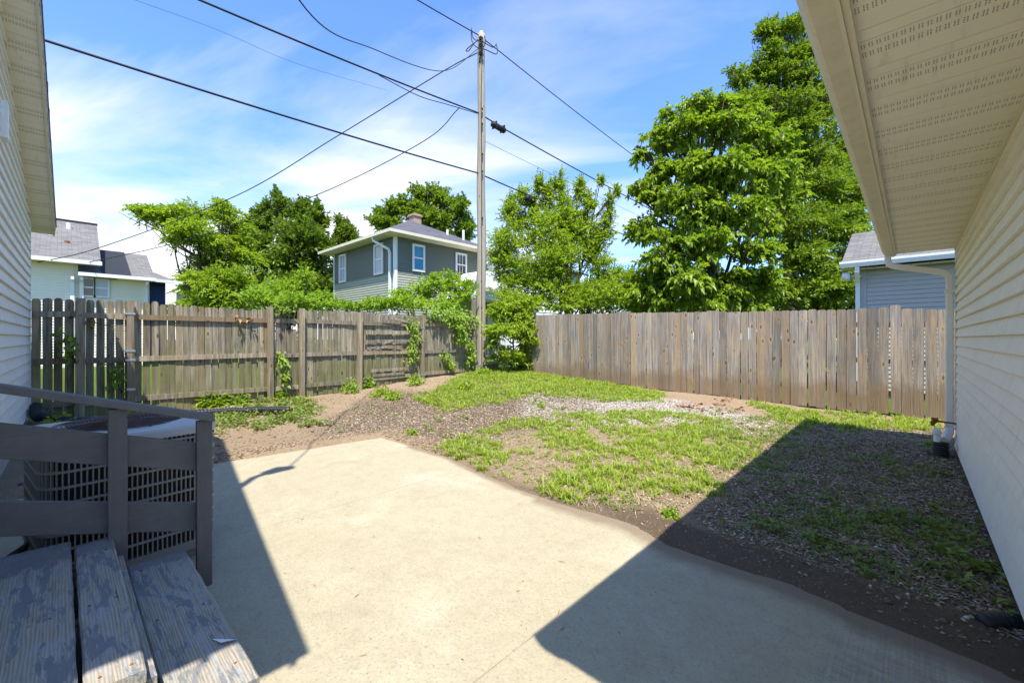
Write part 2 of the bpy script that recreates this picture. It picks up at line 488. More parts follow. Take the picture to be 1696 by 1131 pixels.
M['black_plastic'] = plain('black_corrugated_plastic', (0.022, 0.023, 0.025), 0.42, 0.3, 12)
M['cable'] = plain('cable_jacket', (0.016, 0.017, 0.020), 0.6, 0.3, 8)
M['steel'] = plain('galvanised_steel', (0.52, 0.53, 0.54), 0.38, 0.15, 18, 0.85)
M['rust'] = plain('rusty_iron', (0.28, 0.10, 0.035), 0.9, 0.4, 40, 0.2, bs=0.5)
M['ac_body'] = plain('condenser_enamel', (0.25, 0.232, 0.195), 0.5, 0.08, 9)
M['ac_top'] = plain('condenser_top_enamel', (0.42, 0.40, 0.36), 0.45, 0.08, 6)
M['ac_dark'] = plain('condenser_coil', (0.034, 0.032, 0.028), 0.7, 0.3, 30, 0.2)
M['ac_grille'] = plain('rusted_fan_grille', (0.105, 0.060, 0.048), 0.6, 0.35, 25, 0.2)
M['pale_siding'] = plain('pale_cream_siding', (0.78, 0.71, 0.56), 0.5, 0.06, 3)
M['navy'] = plain('navy_siding', (0.022, 0.045, 0.125), 0.55, 0.1, 4)
M['grey_green'] = plain('grey_green_siding', (0.150, 0.165, 0.128), 0.55, 0.06, 3)
M['sage'] = plain('pale_sage_siding', (0.34, 0.35, 0.27), 0.55, 0.06, 3)
M['lilac'] = plain('lilac_grey_siding', (0.41, 0.385, 0.335), 0.5, 0.06, 3)
M['house_white'] = plain('white_siding', (0.78, 0.80, 0.80), 0.5, 0.05, 3)
M['shingle_pale'] = shingle_mat('weathered_grey_shingles', (0.135, 0.128, 0.120), (0.235, 0.222, 0.205), 0.30, 0.13)
M['shingle_dark'] = shingle_mat('slate_grey_shingles', (0.085, 0.083, 0.095), (0.150, 0.146, 0.160), 0.30, 0.14)
M['shingle_edge'] = plain('shingle_edge', (0.10, 0.085, 0.075), 0.95, 0.3, 30, bs=0.5)
M['glass_dark'] = glass_mat('dark_window_glass', (0.10, 0.085, 0.075))
M['glass_blue'] = glass_mat('blue_curtained_glass', (0.05, 0.30, 0.50), 0.25)
M['glass_grey'] = glass_mat('pale_blind_glass', (0.42, 0.45, 0.48), 0.25)
M['brick'] = plain('chimney_brick', (0.40, 0.27, 0.19), 0.9, 0.25, 20, bs=0.5)
M['dark_roof'] = plain('black_step_flashing', (0.02, 0.022, 0.026), 0.8, 0.2, 8)
M['leaf_locust'] = leaf_mat('locust_leaves', (0.167, 0.252, 0.022), (0.372, 0.468, 0.050), 0.48)
M['leaf_dark'] = leaf_mat('dark_maple_leaves', (0.050, 0.102, 0.013), (0.236, 0.318, 0.037), 0.34)
M['leaf_mid'] = leaf_mat('mid_green_leaves', (0.062, 0.120, 0.013), (0.273, 0.360, 0.037), 0.40)
M['leaf_bright'] = leaf_mat('bright_young_leaves', (0.105, 0.180, 0.015), (0.384, 0.480, 0.046), 0.48)
M['leaf_catalpa'] = leaf_mat('catalpa_leaves', (0.072, 0.138, 0.013), (0.322, 0.420, 0.042), 0.42, 0.40)
M['leaf_deep'] = leaf_mat('deep_green_leaves', (0.037, 0.086, 0.013), (0.105, 0.180, 0.024), 0.30)
M['leaf_vine'] = leaf_mat('vine_leaves', (0.149, 0.246, 0.022), (0.347, 0.468, 0.050), 0.46)
M['grass'] = leaf_mat('grass_blades', (0.150, 0.225, 0.018), (0.37, 0.45, 0.045), 0.35, 0.5)
M['weed'] = leaf_mat('weed_leaves', (0.105, 0.150, 0.030), (0.260, 0.320, 0.075), 0.35)
M['chips'] = island_mat('wood_chips', ((0.0, (0.13, 0.088, 0.054)), (0.5, (0.28, 0.20, 0.125)), (0.85, (0.44, 0.34, 0.225)), (1.0, (0.60, 0.51, 0.38))))
M['pebbles'] = island_mat('pale_pebbles', ((0.0, (0.24, 0.19, 0.13)), (0.35, (0.50, 0.44, 0.36)), (1.0, (0.80, 0.76, 0.68))), 0.8)
M['dead_leaf'] = island_mat('dead_leaves', ((0.0, (0.16, 0.06, 0.025)), (0.6, (0.34, 0.15, 0.06)), (1.0, (0.45, 0.27, 0.12))))


# ------------------------------------------------------------------ mesh helpers
class MB:
    def __init__(s):
        s.v = []
        s.f = []

    def add(s, vs, fs):
        o = len(s.v)
        s.v += [tuple(p) for p in vs]
        s.f += [tuple(i + o for i in f) for f in fs]
        return s

    def box(s, x0, x1, y0, y1, z0, z1, mt=None):
        vs = [Vector((x, y, z)) for z in (z0, z1) for y in (y0, y1) for x in (x0, x1)]
        if mt is not None:
            vs = [mt @ p for p in vs]
        return s.add(vs, [(0, 2, 3, 1), (4, 5, 7, 6), (0, 1, 5, 4), (2, 6, 7, 3), (0, 4, 6, 2), (1, 3, 7, 5)])

    def prism(s, poly, a, b):
        """poly: points of one end (3D); a->b: extrude vector"""
        n = len(poly)
        d = Vector(b) - Vector(a)
        p0 = [Vector(p) for p in poly]
        p1 = [p + d for p in p0]
        fs = [tuple(range(n))[::-1], tuple(range(n, 2 * n))]
        fs += [(i, (i + 1) % n, n + (i + 1) % n, n + i) for i in range(n)]
        return s.add(p0 + p1, fs)

    def beam(s, a, b, w, h, up=(0, 0, 1)):
        """square bar from a to b, w sideways, h along up"""
        a, b = Vector(a), Vector(b)
        d = (b - a).normalized()
        u = Vector(up)
        sd = d.cross(u).normalized()
        u = sd.cross(d).normalized()
        c = [a + sd * (w / 2 * i) + u * (h / 2 * j) for i, j in ((-1, -1), (1, -1), (1, 1), (-1, 1))]
        return s.prism(c, a, b)

    def tube(s, pts, rad, n=8, caps=True):
        pts = [Vector(p) for p in pts]
        if not isinstance(rad, (list, tuple, np.ndarray)):
            rad = [rad] * len(pts)
        o = len(s.v)
        ref = Vector((0.013, 0.021, 1)) if abs((pts[-1] - pts[0]).normalized().z) < 0.9 else Vector((1, 0.017, 0.01))
        for i, p in enumerate(pts):
            d = (pts[min(i + 1, len(pts) - 1)] - pts[max(i - 1, 0)]).normalized()
            x = d.cross(ref)
            if x.length < 1e-4:
                x = d.cross(Vector((0, 1, 0)))
            x.normalize()
            y = d.cross(x)
            for k in range(n):
                a = 2 * PI * k / n
                s.v.append(tuple(p + (x * math.cos(a) + y * math.sin(a)) * rad[i]))
        for i in range(len(pts) - 1):
            for k in range(n):
                q = (k + 1) % n
                s.f.append((o + i * n + k, o + i * n + q, o + (i + 1) * n + q, o + (i + 1) * n + k))
        if caps:
            s.f.append(tuple(o + k for k in range(n))[::-1])
            s.f.append(tuple(o + (len(pts) - 1) * n + k for k in range(n)))
        return s

    def mesh(s, name, mat=None, smooth=False):
        me = bpy.data.meshes.new(name)
        me.from_pydata(s.v, [], s.f)
        if mat:
            me.materials.append(M[mat])
        if smooth:
            me.polygons.foreach_set('use_smooth', [True] * len(me.polygons))
        me.update()
        return me

    def build(s, name, mat, parent=None, smooth=False, kind=None):
        return link(name, s.mesh(name, mat, smooth), parent, kind=kind)


def link(name, me, parent=None, loc=None, rot=None, kind=None):
    o = bpy.data.objects.new(name, me)
    col.objects.link(o)
    if parent is not None:
        o.parent = parent
        o.matrix_parent_inverse = Matrix.Translation(-Vector(parent.location)) if parent.location.length and loc is None and rot is None else Matrix()
        if loc is not None and parent.location.length:
            o.matrix_parent_inverse = Matrix.Translation(-Vector(parent.location))
    if loc is not None:
        o.location = loc
    if rot is not None:
        o.rotation_euler = rot
    if kind:
        o['kind'] = kind
    return o


def tag(o, label=None, cat=None, group=None, kind=None):
    if label:
        o['label'] = label
    if cat:
        o['category'] = cat
    if group:
        o['group'] = group
    if kind:
        o['kind'] = kind
    return o


def thing(name, label, cat, loc=(0, 0, 0), group=None):
    o = bpy.data.objects.new(name, None)
    o.empty_display_size = 0.2
    col.objects.link(o)
    o.location = loc
    return tag(o, label, cat, group)


def np_mesh(name, V, F, mat, smooth=False):
    """V (n,3), F (m,k) with one face size k"""
    me = bpy.data.meshes.new(name)
    n, m, k = len(V), len(F), F.shape[1]
    me.vertices.add(n)
    me.vertices.foreach_set('co', np.ascontiguousarray(V, dtype=np.float32).ravel())
    me.loops.add(m * k)
    me.loops.foreach_set('vertex_index', np.ascontiguousarray(F, dtype=np.int32).ravel())
    me.polygons.add(m)
    me.polygons.foreach_set('loop_start', np.arange(0, m * k, k, dtype=np.int32))
    if smooth:
        me.polygons.foreach_set('use_smooth', np.ones(m, dtype=bool))
    me.materials.append(M[mat])
    me.update(calc_edges=True)
    return me


def vnoise(x, y, seed=0):
    xi = np.floor(x).astype(np.int64)
    yi = np.floor(y).astype(np.int64)
    fx, fy = x - xi, y - yi
    fx = fx * fx * (3 - 2 * fx)
    fy = fy * fy * (3 - 2 * fy)

    def h(a, b):
        q = (a * 374761393 + b * 668265263 + seed * 974711) & 0xffffffff
        q = ((q ^ (q >> 13)) * 1274126177) & 0xffffffff
        return ((q ^ (q >> 16)) & 0xffff) / 65535.0
    return (h(xi, yi) * (1 - fx) + h(xi + 1, yi) * fx) * (1 - fy) + (h(xi, yi + 1) * (1 - fx) + h(xi + 1, yi + 1) * fx) * fy


def fbm(x, y, sc, oc=4, seed=0):
    s, a, tot = 0, 1.0, 0
    for i in range(oc):
        s = s + a * vnoise(x * sc, y * sc, seed + i)
        tot += a
        a *= 0.5
        sc *= 2.03
    return s / tot


def sstep(x):
    x = np.clip(x, 0, 1)
    return x * x * (3 - 2 * x)


# ------------------------------------------------------------------ the ground
EDGE_X = np.array([-6.5, -5.34, -4.0, -3.23, -2.73, -2.1, -1.52, -1.19, -0.84, -0.53, -0.2, 0.1, 0.45, 3])
EDGE_Y = np.array([3.11, 3.11, 3.13, 2.99, 2.92, 2.91, 2.95, 2.81, 2.82, 2.85, 2.76, 2.75, 2.64, 2.6])


def off_slab(x, y):
    """how far a point lies outside the concrete that shows (negative: on it)"""
    ey = np.interp(x, EDGE_X, EDGE_Y) + 0.05 * (fbm(x, y, 3.0, 3, 5) - 0.5)
    ex = -5.68 + 0.11 * np.clip(y - 1.2, 0, 3) + 0.03 * (fbm(x, y, 4, 3, 9) - 0.5)
    return np.maximum(y - ey, ex - x)


def base_h(x, y):
    z = 0.03 + 0.034 * np.clip(-x - 0.5, 0, 9.5) * sstep((y - 2.6) / 6.5)
    z = z + 0.07 * sstep((-x - 6) / 3) + 0.08 * sstep((-x - 7.3) / 2) * sstep((1.6 - y) / 2)
    return z


def ground_h(x, y):
    x = np.asarray(x, float)
    y = np.asarray(y, float)
    s = off_slab(x, y)
    left = sstep((-x - 3.0) / 1.8)
    steep = 0.13 + 0.42 * left
    b = base_h(x, y) + 0.045 * (fbm(x, y, 1.1, 4, 1) - 0.42) + 0.030 * (fbm(x, y, 7, 3, 2) - 0.5)
    out = np.minimum(s * steep, b + 0.02 * left * sstep(s / 0.1) * (1 - sstep((s - 0.1) / 0.5)))
    near = 1 - sstep(s / 0.9)
    out = np.where(s > 0, np.minimum(s * steep + 0.012 * (fbm(x, y, 14, 2, 3) - 0.35) * sstep(s / 0.05), out * near + b * (1 - near)), s * 0.5)
    return np.maximum(out, -0.09)


def poly_mask(x, y, poly, soft=0.25, wob=0.35, seed=0):
    """soft-edged mask of a polygon with a wandering outline"""
    x = x + wob * (fbm(x, y, 1.7, 4, 40 + seed) - 0.5) * 2
    y = y + wob * (fbm(x, y, 1.7, 4, 60 + seed) - 0.5) * 2
    P = np.array(poly)
    inside = np.zeros(x.shape, bool)
    dmin = np.full(x.shape, 1e9)
    for i in range(len(P)):
        x0, y0 = P[i - 1]
        x1, y1 = P[i]
        c = ((y0 > y) != (y1 > y)) & (x < (x1 - x0) * (y - y0) / (y1 - y0 + 1e-12) + x0)
        inside ^= c
        dx, dy = x1 - x0, y1 - y0
        tt = np.clip(((x - x0) * dx + (y - y0) * dy) / (dx * dx + dy * dy + 1e-12), 0, 1)
        dmin = np.minimum(dmin, np.hypot(x - x0 - tt * dx, y - y0 - tt * dy))
    sd = np.where(inside, dmin, -dmin)
    return sstep(0.5 + sd / soft)


REG = {'grass_far': [(-7.38, 4.99), (-8.96, 7.41), (-9.98, 9.24), (-9.22, 11.36), (-5.92, 9.82), (-4.26, 9.44), (-3.61, 8.27), (-4.49, 7.45), (-5.82, 7.17), (-6.05, 5.6), (-5.99, 4.67)], 'gravel': [(-6.14, 6.95), (-5.52, 8.12), (-3.9, 8.65), (-2.53, 8.45), (-1.55, 7.89), (-1.74, 6.58), (-2.82, 6.47), (-3.61, 5.31), (-4.33, 4.9)], 'main': [(-4.09, 2.97), (-4.48, 3.7), (-4.7, 5.16), (-4.05, 6.72), (-2.95, 7.26), (-2.14, 7.15), (-1.38, 6.03), (-1.35, 4.69), (-1.33, 4.08), (-1.55, 3.56), (-1.89, 3.14), (-2.26, 3.04), (-2.83, 3.11)], 'strip': [(-2.43, 9.63), (-1.33, 9.11), (-0.87, 9.71), (0.39, 9.88), (0.33, 9.1), (-0.85, 7.87), (-1.52, 7.74)], 'sparse': [(-2.46, 7.56), (-1.21, 8.89), (-1.08, 5.49), (-1.15, 3.55), (-1.57, 3.16), (-2.11, 2.92), (-1.53, 4.21)], 'mulch_tan': [(-6.95, 2.96), (-8.9, 5.19), (-7.04, 5.82), (-6.53, 8.05), (-5.22, 8.65), (-3.88, 5.7), (-4.11, 4.51), (-3.87, 3.02), (-4.92, 2.87), (-5.61, 2.55)], 'mulch_shade': [(-1.23, 3.38), (-1.14, 8.37), (0.34, 9.44), (0.5, 7.81), (0.5, 3.6), (0.4, 2.91), (0.24, 3.08), (-0.3, 3.28), (-0.78, 3.25)], 'weed_shade': [(-0.86, 3.56), (-0.48, 4.43), (0.1, 4.64), (0.34, 3.78), (0.25, 3.3), (-0.15, 3.27), (-0.62, 3.35)], 'weed_left': [(-10.15, 2.0), (-9.96, 2.85), (-8.87, 3.53), (-6.86, 3.12), (-6.62, 2.29), (-7.34, 1.86), (-6.71, 1.35)]}

gx = np.unique(np.round(np.concatenate([np.linspace(-600, -40, 12), np.arange(-40, -11, 1.5), np.arange(-11, 1.2, 0.045), np.arange(1.2, 40, 2.0), np.linspace(42, 500, 8)]), 3))
gy = np.unique(np.round(np.concatenate([np.linspace(-500, -20, 8), np.arange(-20, -1, 1.5), np.arange(-1, 10.6, 0.045), np.arange(10.6, 40, 1.5), np.linspace(45, 600, 12)]), 3))
GX, GY = np.meshgrid(gx, gy)
GZ = ground_h(GX, GY)
far = np.maximum(np.maximum(-GX - 13, GX - 4), np.maximum(GY - 14, -GY - 4))
GZ = np.where(far > 0, 0.25 + (GZ - 0.25) * (1 - sstep(far / 6)), GZ)
V = np.stack([GX, GY, GZ], -1).reshape(-1, 3)
nx, ny = len(gx), len(gy)
ii = np.arange((ny - 1) * (nx - 1))
a = (ii // (nx - 1)) * nx + ii % (nx - 1)
me = np_mesh('ground', V, np.stack([a, a + 1, a + nx + 1, a + nx], -1), 'ground', True)
X_, Y_ = GX.ravel(), GY.ravel()
inyard = ((X_ > -9.65) & (Y_ < 9.95) & (X_ < 0.6)).astype(float)
grav = poly_mask(X_, Y_, REG['gravel'], 0.5, 0.35, 1) * (0.35 + 0.65 * sstep((fbm(X_, Y_, 2.5, 3, 8) - 0.25) / 0.2))
mul = np.maximum(poly_mask(X_, Y_, REG['mulch_tan'], 0.9, 0.4, 2), poly_mask(X_, Y_, REG['mulch_shade'], 0.35, 0.12, 3))
s_ = off_slab(X_, Y_)
mul = mul * sstep((s_ - 0.18) / 0.25)
lawn = np.where(inyard > 0, 0.45 * poly_mask(X_, Y_, REG['grass_far'], 0.5, 0.3, 4), 1.0)
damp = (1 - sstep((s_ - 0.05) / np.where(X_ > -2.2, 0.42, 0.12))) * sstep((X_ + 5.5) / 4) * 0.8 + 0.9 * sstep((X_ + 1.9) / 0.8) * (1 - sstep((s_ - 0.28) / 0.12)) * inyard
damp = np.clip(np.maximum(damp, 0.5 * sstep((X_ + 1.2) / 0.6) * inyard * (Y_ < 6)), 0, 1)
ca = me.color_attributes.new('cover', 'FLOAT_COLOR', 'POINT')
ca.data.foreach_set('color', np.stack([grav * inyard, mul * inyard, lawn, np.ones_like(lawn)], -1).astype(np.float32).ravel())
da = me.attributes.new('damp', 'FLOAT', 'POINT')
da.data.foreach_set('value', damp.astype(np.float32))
tag(link('ground', me), 'bare brown soil, mulch and thin turf of the fenced yard', kind='structure')

# patio: three slabs with saw-cut joints between them
patio = bpy.data.objects.new('patio', None)
col.objects.link(patio)
tag(patio, 'sunlit cream concrete patio in three slabs', kind='structure')
for x0, x1 in ((-5.75, -3.5), (-3.5, -1.3), (-1.3, 1.2)):
    xs = np.linspace(x0, x1, int(round((x1 - x0) / 0.06)) + 1)
    ys = np.arange(-0.62, 3.24, 0.06)
    A, B = np.meshgrid(xs, ys)
    Z = np.zeros_like(A)
    Vt = np.stack([A, B, Z], -1).reshape(-1, 3)
    k = len(xs)
    ii = np.arange((len(ys) - 1) * (k - 1))
    a = (ii // (k - 1)) * k + ii % (k - 1)
    # top, then the four sides
    F = np.stack([a, a + 1, a + k + 1, a + k], -1)
    ring = list(range(k)) + [r_ * k + k - 1 for r_ in range(1, len(ys))] + [(len(ys) - 1) * k + c_ for c_ in range(k - 2, -1, -1)] + [r_ * k for r_ in range(len(ys) - 2, 0, -1)]
    low_ = Vt[ring].copy()
    low_[:, 2] = -0.10
    nb = len(Vt)
    sf = np.array([[ring[i], nb + i, nb + (i + 1) % len(ring), ring[(i + 1) % len(ring)]] for i in range(len(ring))
                   if not all(abs(Vt[ring[q_], 0] - xj) < 1e-6 for q_ in (i, (i + 1) % len(ring)) for xj in ([x1] if abs(Vt[ring[i], 0] - x1) < 1e-6 else [x0])) or x0 == -5.75 and abs(Vt[ring[i], 0] - x0) < 1e-6 or x1 == 1.2 and abs(Vt[ring[i], 0] - x1) < 1e-6])
    me = np_mesh('slab', np.concatenate([Vt, low_]), np.concatenate([F, sf]), 'concrete')
    mud = np.concatenate([1 - sstep(-off_slab(A.ravel(), B.ravel()) / np.where(A.ravel() > -2.4, 0.34, 0.16)), np.ones(len(low_))])
    mud[len(A.ravel()):] = mud[ring]
    mud[:len(A.ravel())] *= np.where(A.ravel() < -4.8, 0.4, 1.0)
    at_ = me.attributes.new('mud', 'FLOAT', 'POINT')
    at_.data.foreach_set('value', mud.astype(np.float32))
    link('slab', me, patio)

# ------------------------------------------------------------------ building helpers
def roof_slab(pts, mat, parent, thick=0.05, name='roof'):
    """flat roof plane; pts[0] -> pts[1] runs along the eave"""
    p = [Vector(q) for q in pts]
    n = (p[1] - p[0]).cross(p[2] - p[0]).normalized()
    if n.z < 0:
        n = -n
    mb = MB().prism([q - n * thick for q in p], Vector(), n * thick)
    o = mb.build(name, mat, parent)
    ex = (p[1] - p[0]).normalized()
    ey = n.cross(ex)
    at_ = o.data.attributes.new('roofuv', 'FLOAT_VECTOR', 'POINT')
    arr = []
    for v in o.data.vertices:
        d = v.co - p[0]
        arr += [d.dot(ex), d.dot(ey), d.dot(n)]
    at_.data.foreach_set('vector', arr)
    return o


def laps(a, b, z0, z1, expo, proud, out):
    """lap siding on a wall from a to b (xy), facing out: one mesh of all its courses"""
    mb = MB()
    a, b, out = Vector((*a, 0)), Vector((*b, 0)), Vector((*out, 0))
    z = z0
    while z < z1 - 1e-4:
        t = min(z + expo, z1)
        u = Vector((0, 0, 1))
        mb.prism([a + u * z, a + out * proud + u * z, a + out * proud * 0.2 + u * t, a + u * t], a, b)
        z = t
    return mb


def window(parent, o, ex, out, w, h, frame='white', pane='glass_dark', bars=0, depth=0.05, trim=0.09):
    """double-hung window; o = lower left corner on the wall, ex along the wall, out away from it"""
    o, ex, out, ez = Vector(o), Vector(ex), Vector(out), Vector((0, 0, 1))

    def bx(mb, a, b, c, d, e, f):
        c8 = [o + ex * x + out * y + ez * z for z in (e, f) for y in (c, d) for x in (a, b)]
        mb.add(c8, [(0, 2, 3, 1), (4, 5, 7, 6), (0, 1, 5, 4), (2, 6, 7, 3), (0, 4, 6, 2), (1, 3, 7, 5)])
    m = MB()
    bx(m, -trim, 0, 0.0, depth, -trim, h + trim)
    bx(m, w, w + trim, 0.0, depth, -trim, h + trim)
    bx(m, 0, w, 0.0, depth, -trim, 0)
    bx(m, 0, w, 0.0, depth + 0.012, h, h + trim)
    win = m.build('window', frame, parent)
    p = MB()
    bx(p, 0, w, 0.004, 0.012, 0, h)
    p.build('pane', pane, win)
    s = MB()
    bx(s, 0.0, w, 0.014, 0.034, h * 0.5 - 0.03, h * 0.5 + 0.03)
    for k in range(bars):
        x = w * (k + 1) / (bars + 1)
        bx(s, x - 0.012, x + 0.012, 0.013, 0.024, 0, h)
    s.build('sash', frame, win)
    return win


def curve(pts, per=8):
    """Catmull-Rom through pts"""
    P = [Vector(p) for p in pts]
    P = [P[0] * 2 - P[1]] + P + [P[-1] * 2 - P[-2]]
    out = []
    for i in range(1, len(P) - 2):
        for k in range(per):
            t = k / per
            out.append(0.5 * ((2 * P[i]) + (P[i + 1] - P[i - 1]) * t + (2 * P[i - 1] - 5 * P[i] + 4 * P[i + 1] - P[i + 2]) * t * t
                              + (3 * P[i] - P[i - 1] - 3 * P[i + 1] + P[i + 2]) * t ** 3))
    out.append(P[-2])
    return out


# ------------------------------------------------------------------ garage on the right
GX0 = 0.40
gar = thing('garage', 'cream vinyl-sided garage with a perforated soffit along the right edge', 'garage', (0.4, 4, 0))
MB().box(0.412, 6.4, 0.95, 7.42, -0.1, 2.52).build('wall', 'foundation', gar)
MB().box(0.404, 0.412, 0.95, 7.42, -0.05, 0.13).build('foundation', 'foundation', gar)
for i in range(24):
    z = 0.10 + i * 0.1016
    z2 = min(z + 0.1016, 2.498)
    if z2 - z < 0.02:
        break
    cut = 2.3 + (i * 1.37) % 3.6
    for (ya, yb) in ((0.95, cut), (cut + 0.002, 7.425)):
        lift = 0.0012 if yb < 7 else 0.0
        prof = [(GX0 + 0.003, ya, z), (GX0 - 0.023 - lift, ya, z), (GX0 - 0.0245 - lift, ya, z + 0.005), (GX0 - 0.001 - lift, ya, z2 - 0.001), (GX0 + 0.003, ya, z2 - 0.001)]
        MB().prism(prof, (0, ya, 0), (0, yb, 0)).build('siding_board', 'vinyl_right', gar)
MB().box(0.388, 0.40, 7.428, 7.50, 0.09, 2.50).box(0.40, 0.50, 7.49, 7.502, 0.09, 2.50).build('corner_post', 'trim', gar)
# soffit panels
pm = MB()
pm.box(0, 0.565, 0.002, 0.074, 0, 0.008).box(0, 0.565, 0.0775, 0.3035, 0, 0.008).box(0, 0.565, 0.0, 0.3048, 0.006, 0.012)
pmesh = pm.mesh('soffit_panel', 'soffit')
y = 0.74
while y < 7.25:
    o = link('soffit_panel', pmesh, gar, (-0.165, y, 2.498), (0, 0, 0))
    y += 0.3048
MB().box(-0.165, 0.40, y, 7.45, 2.5, 2.51).build('soffit_panel', 'trim', gar)
MB().box(-0.1655, -0.145, 0.74, 7.452, 2.474, 2.4975).box(0.375, 0.397, 0.95, 7.43, 2.470, 2.4975).build('soffit_trim', 'trim', gar)
MB().box(-0.1785, -0.166, 0.74, 7.455, 2.466, 2.66).build('fascia', 'trim', gar)
gprof = [(-0.178, 2.60), (-0.178, 2.468), (-0.242, 2.464), (-0.256, 2.476), (-0.262, 2.50), (-0.282, 2.535), (-0.290, 2.56), (-0.290, 2.60), (-0.284, 2.604), (-0.276, 2.598), (-0.272, 2.575), (-0.19, 2.575)]
MB().prism([(a, 0.74, b) for a, b in gprof], (0, 0.74, 0), (0, 7.46, 0)).build('gutter', 'gutter', gar)
MB().prism([(a * 1.0 + (0.004 if a > -0.2 else -0.003), 5.20, b - 0.003) for a, b in gprof[:9]], (0, 5.20, 0), (0, 5.26, 0)).build('gutter_joint', 'gutter', gar)
roof_slab([(-0.23, 0.70, 2.665), (-0.23, 7.50, 2.665), (3.6, 7.50, 3.75), (3.6, 0.70, 3.75)], 'shingle_dark', gar)
roof_slab([(7.4, 7.50, 2.665), (7.4, 0.70, 2.665), (3.6, 0.70, 3.75), (3.6, 7.50, 3.75)], 'shingle_dark', gar)
MB().prism([(-0.16, 7.44, 2.52), (7.2, 7.44, 2.52), (3.6, 7.44, 3.68)], (0, 7.44, 0), (0, 7.42, 0)).build('gable_end', 'trim', gar)
# downspout
dsp = thing('downspout', 'cream downspout elbowing down from the garage gutter to the corner of its wall', 'downspout', (0.33, 7.33, 0))


def rect_tube(pts, wx, wy, side):
    mb = MB()
    P = [Vector(p) for p in pts]
    rings = []
    for i, p in enumerate(P):
        d0 = (P[min(i + 1, len(P) - 1)] - P[max(i - 1, 0)]).normalized()
        s = Vector(side)
        u = d0.cross(s).normalized()
        s2 = u.cross(d0).normalized()
        rings.append([p + s2 * (wx / 2 * a_) + u * (wy / 2 * b_) for a_, b_ in ((-1, -.7), (-.8, -1), (.8, -1), (1, -.7), (1, .7), (.8, 1), (-.8, 1), (-1, .7))])
    vs = [q for r_ in rings for q in r_]
    fs = [tuple(range(8))[::-1], tuple(range(8 * (len(P) - 1), 8 * len(P)))]
    for i in range(len(P) - 1):
        for k in range(8):
            fs.append((8 * i + k, 8 * i + (k + 1) % 8, 8 * i + 8 + (k + 1) % 8, 8 * i + 8 + k))
    return mb.add(vs, fs)


path = [(-0.225, 7.33, 2.47), (-0.225, 7.33, 2.395), (-0.212, 7.33, 2.36), (-0.18, 7.33, 2.335), (-0.13, 7.33, 2.318), (0.25, 7.33, 2.215), (0.30, 7.33, 2.19), (0.326, 7.33, 2.15), (0.332, 7.33, 2.10), (0.332, 7.33, 0.37)]
rect_tube(path, 0.085, 0.066, (0, 1, 0)).build('pipe', 'white', dsp)
rect_tube([(0.332, 7.33, 0.40), (0.332, 7.33, 0.32), (0.318, 7.25, 0.26), (0.275, 7.10, 0.20)], 0.092, 0.072, (0, 1, 0)).build('elbow', 'white', dsp)
for z in (1.95, 0.36):
    MB().box(0.288, 0.402, 7.28, 7.38, z, z + 0.032).build('strap', 'white', dsp)
# corrugated adapter, clean-out and tap at its foot
ad = thing('drain_adapter', 'short black corrugated drain pipe standing under the downspout', 'drain pipe', (0.24, 6.98, 0))
pts, rad = [], []
for i in range(46):
    pts.append((0.245, 6.98, 0.0 + i * 0.0045))
    rad.append(0.074 if (i // 3) % 2 else 0.064)
MB().tube(pts, rad, 20).build('pipe', 'black_plastic', ad, True)
co = thing('cleanout_pipe', 'white plastic cleanout pipe with a cap beside the downspout foot', 'pipe', (0.2, 7.0, 0.2))
MB().tube([(0.215, 7.0, 0.10), (0.215, 7.0, 0.30)], 0.030, 16).build('pipe', 'white', co, True)
MB().tube([(0.215, 7.0, 0.29), (0.215, 7.0, 0.325), (0.215, 7.0, 0.326), (0.215, 7.0, 0.352)], [0.042, 0.042, 0.034, 0.028], 16).build('cap', 'white', co)
tp = thing('outdoor_tap', 'rusty iron outdoor tap sticking out from the garage wall', 'tap', (0.3, 7.15, 0.41))
MB().tube([(0.40, 7.10, 0.415), (0.20, 7.16, 0.42)], 0.011, 10).build('supply_pipe', 'rust', tp, True)
MB().tube([(0.225, 7.15, 0.43), (0.185, 7.16, 0.40), (0.180, 7.16, 0.36)], [0.020, 0.026, 0.016], 12).build('valve_body', 'rust', tp, True)
MB().tube([(0.20, 7.158, 0.43), (0.20, 7.158, 0.455)], [0.034, 0.030], 12).build('handle', 'rust', tp)
# dark drain pipe end by the wall, near the right edge
dp = thing('buried_drain_pipe', 'end of a buried black drain pipe lying at the foot of the garage wall', 'drain pipe', (0.36, 3.05, 0))
pts = [(0.42 - 0.006 * i, 3.20 - 0.006 * i, 0.05 - 0.0004 * i) for i in range(30)]
MB().tube(pts, [0.043 if (i // 2) % 2 else 0.037 for i in range(30)], 16).build('pipe', 'black_plastic', dp, True)

# ------------------------------------------------------------------ house on the left
lh = thing('house', 'grey-white vinyl-sided house with a sloping rake soffit at the left edge', 'house', (-5, -0.4, 0))
WL = lambda x: -0.33 - 0.0215 * (x + 9.63)
PKX, XN = -4.6, -1.1


def soff(x):
    return 3.18 + 0.42 * (x + 9.63) if x < PKX else 5.2926 - 0.55 * (x - PKX)


def wall_span(z):
    a = -9.63 if z < 3.18 else -9.63 + (z - 3.18) / 0.42
    b = min(XN, PKX + (5.2926 - z) / 0.55)
    return a, b


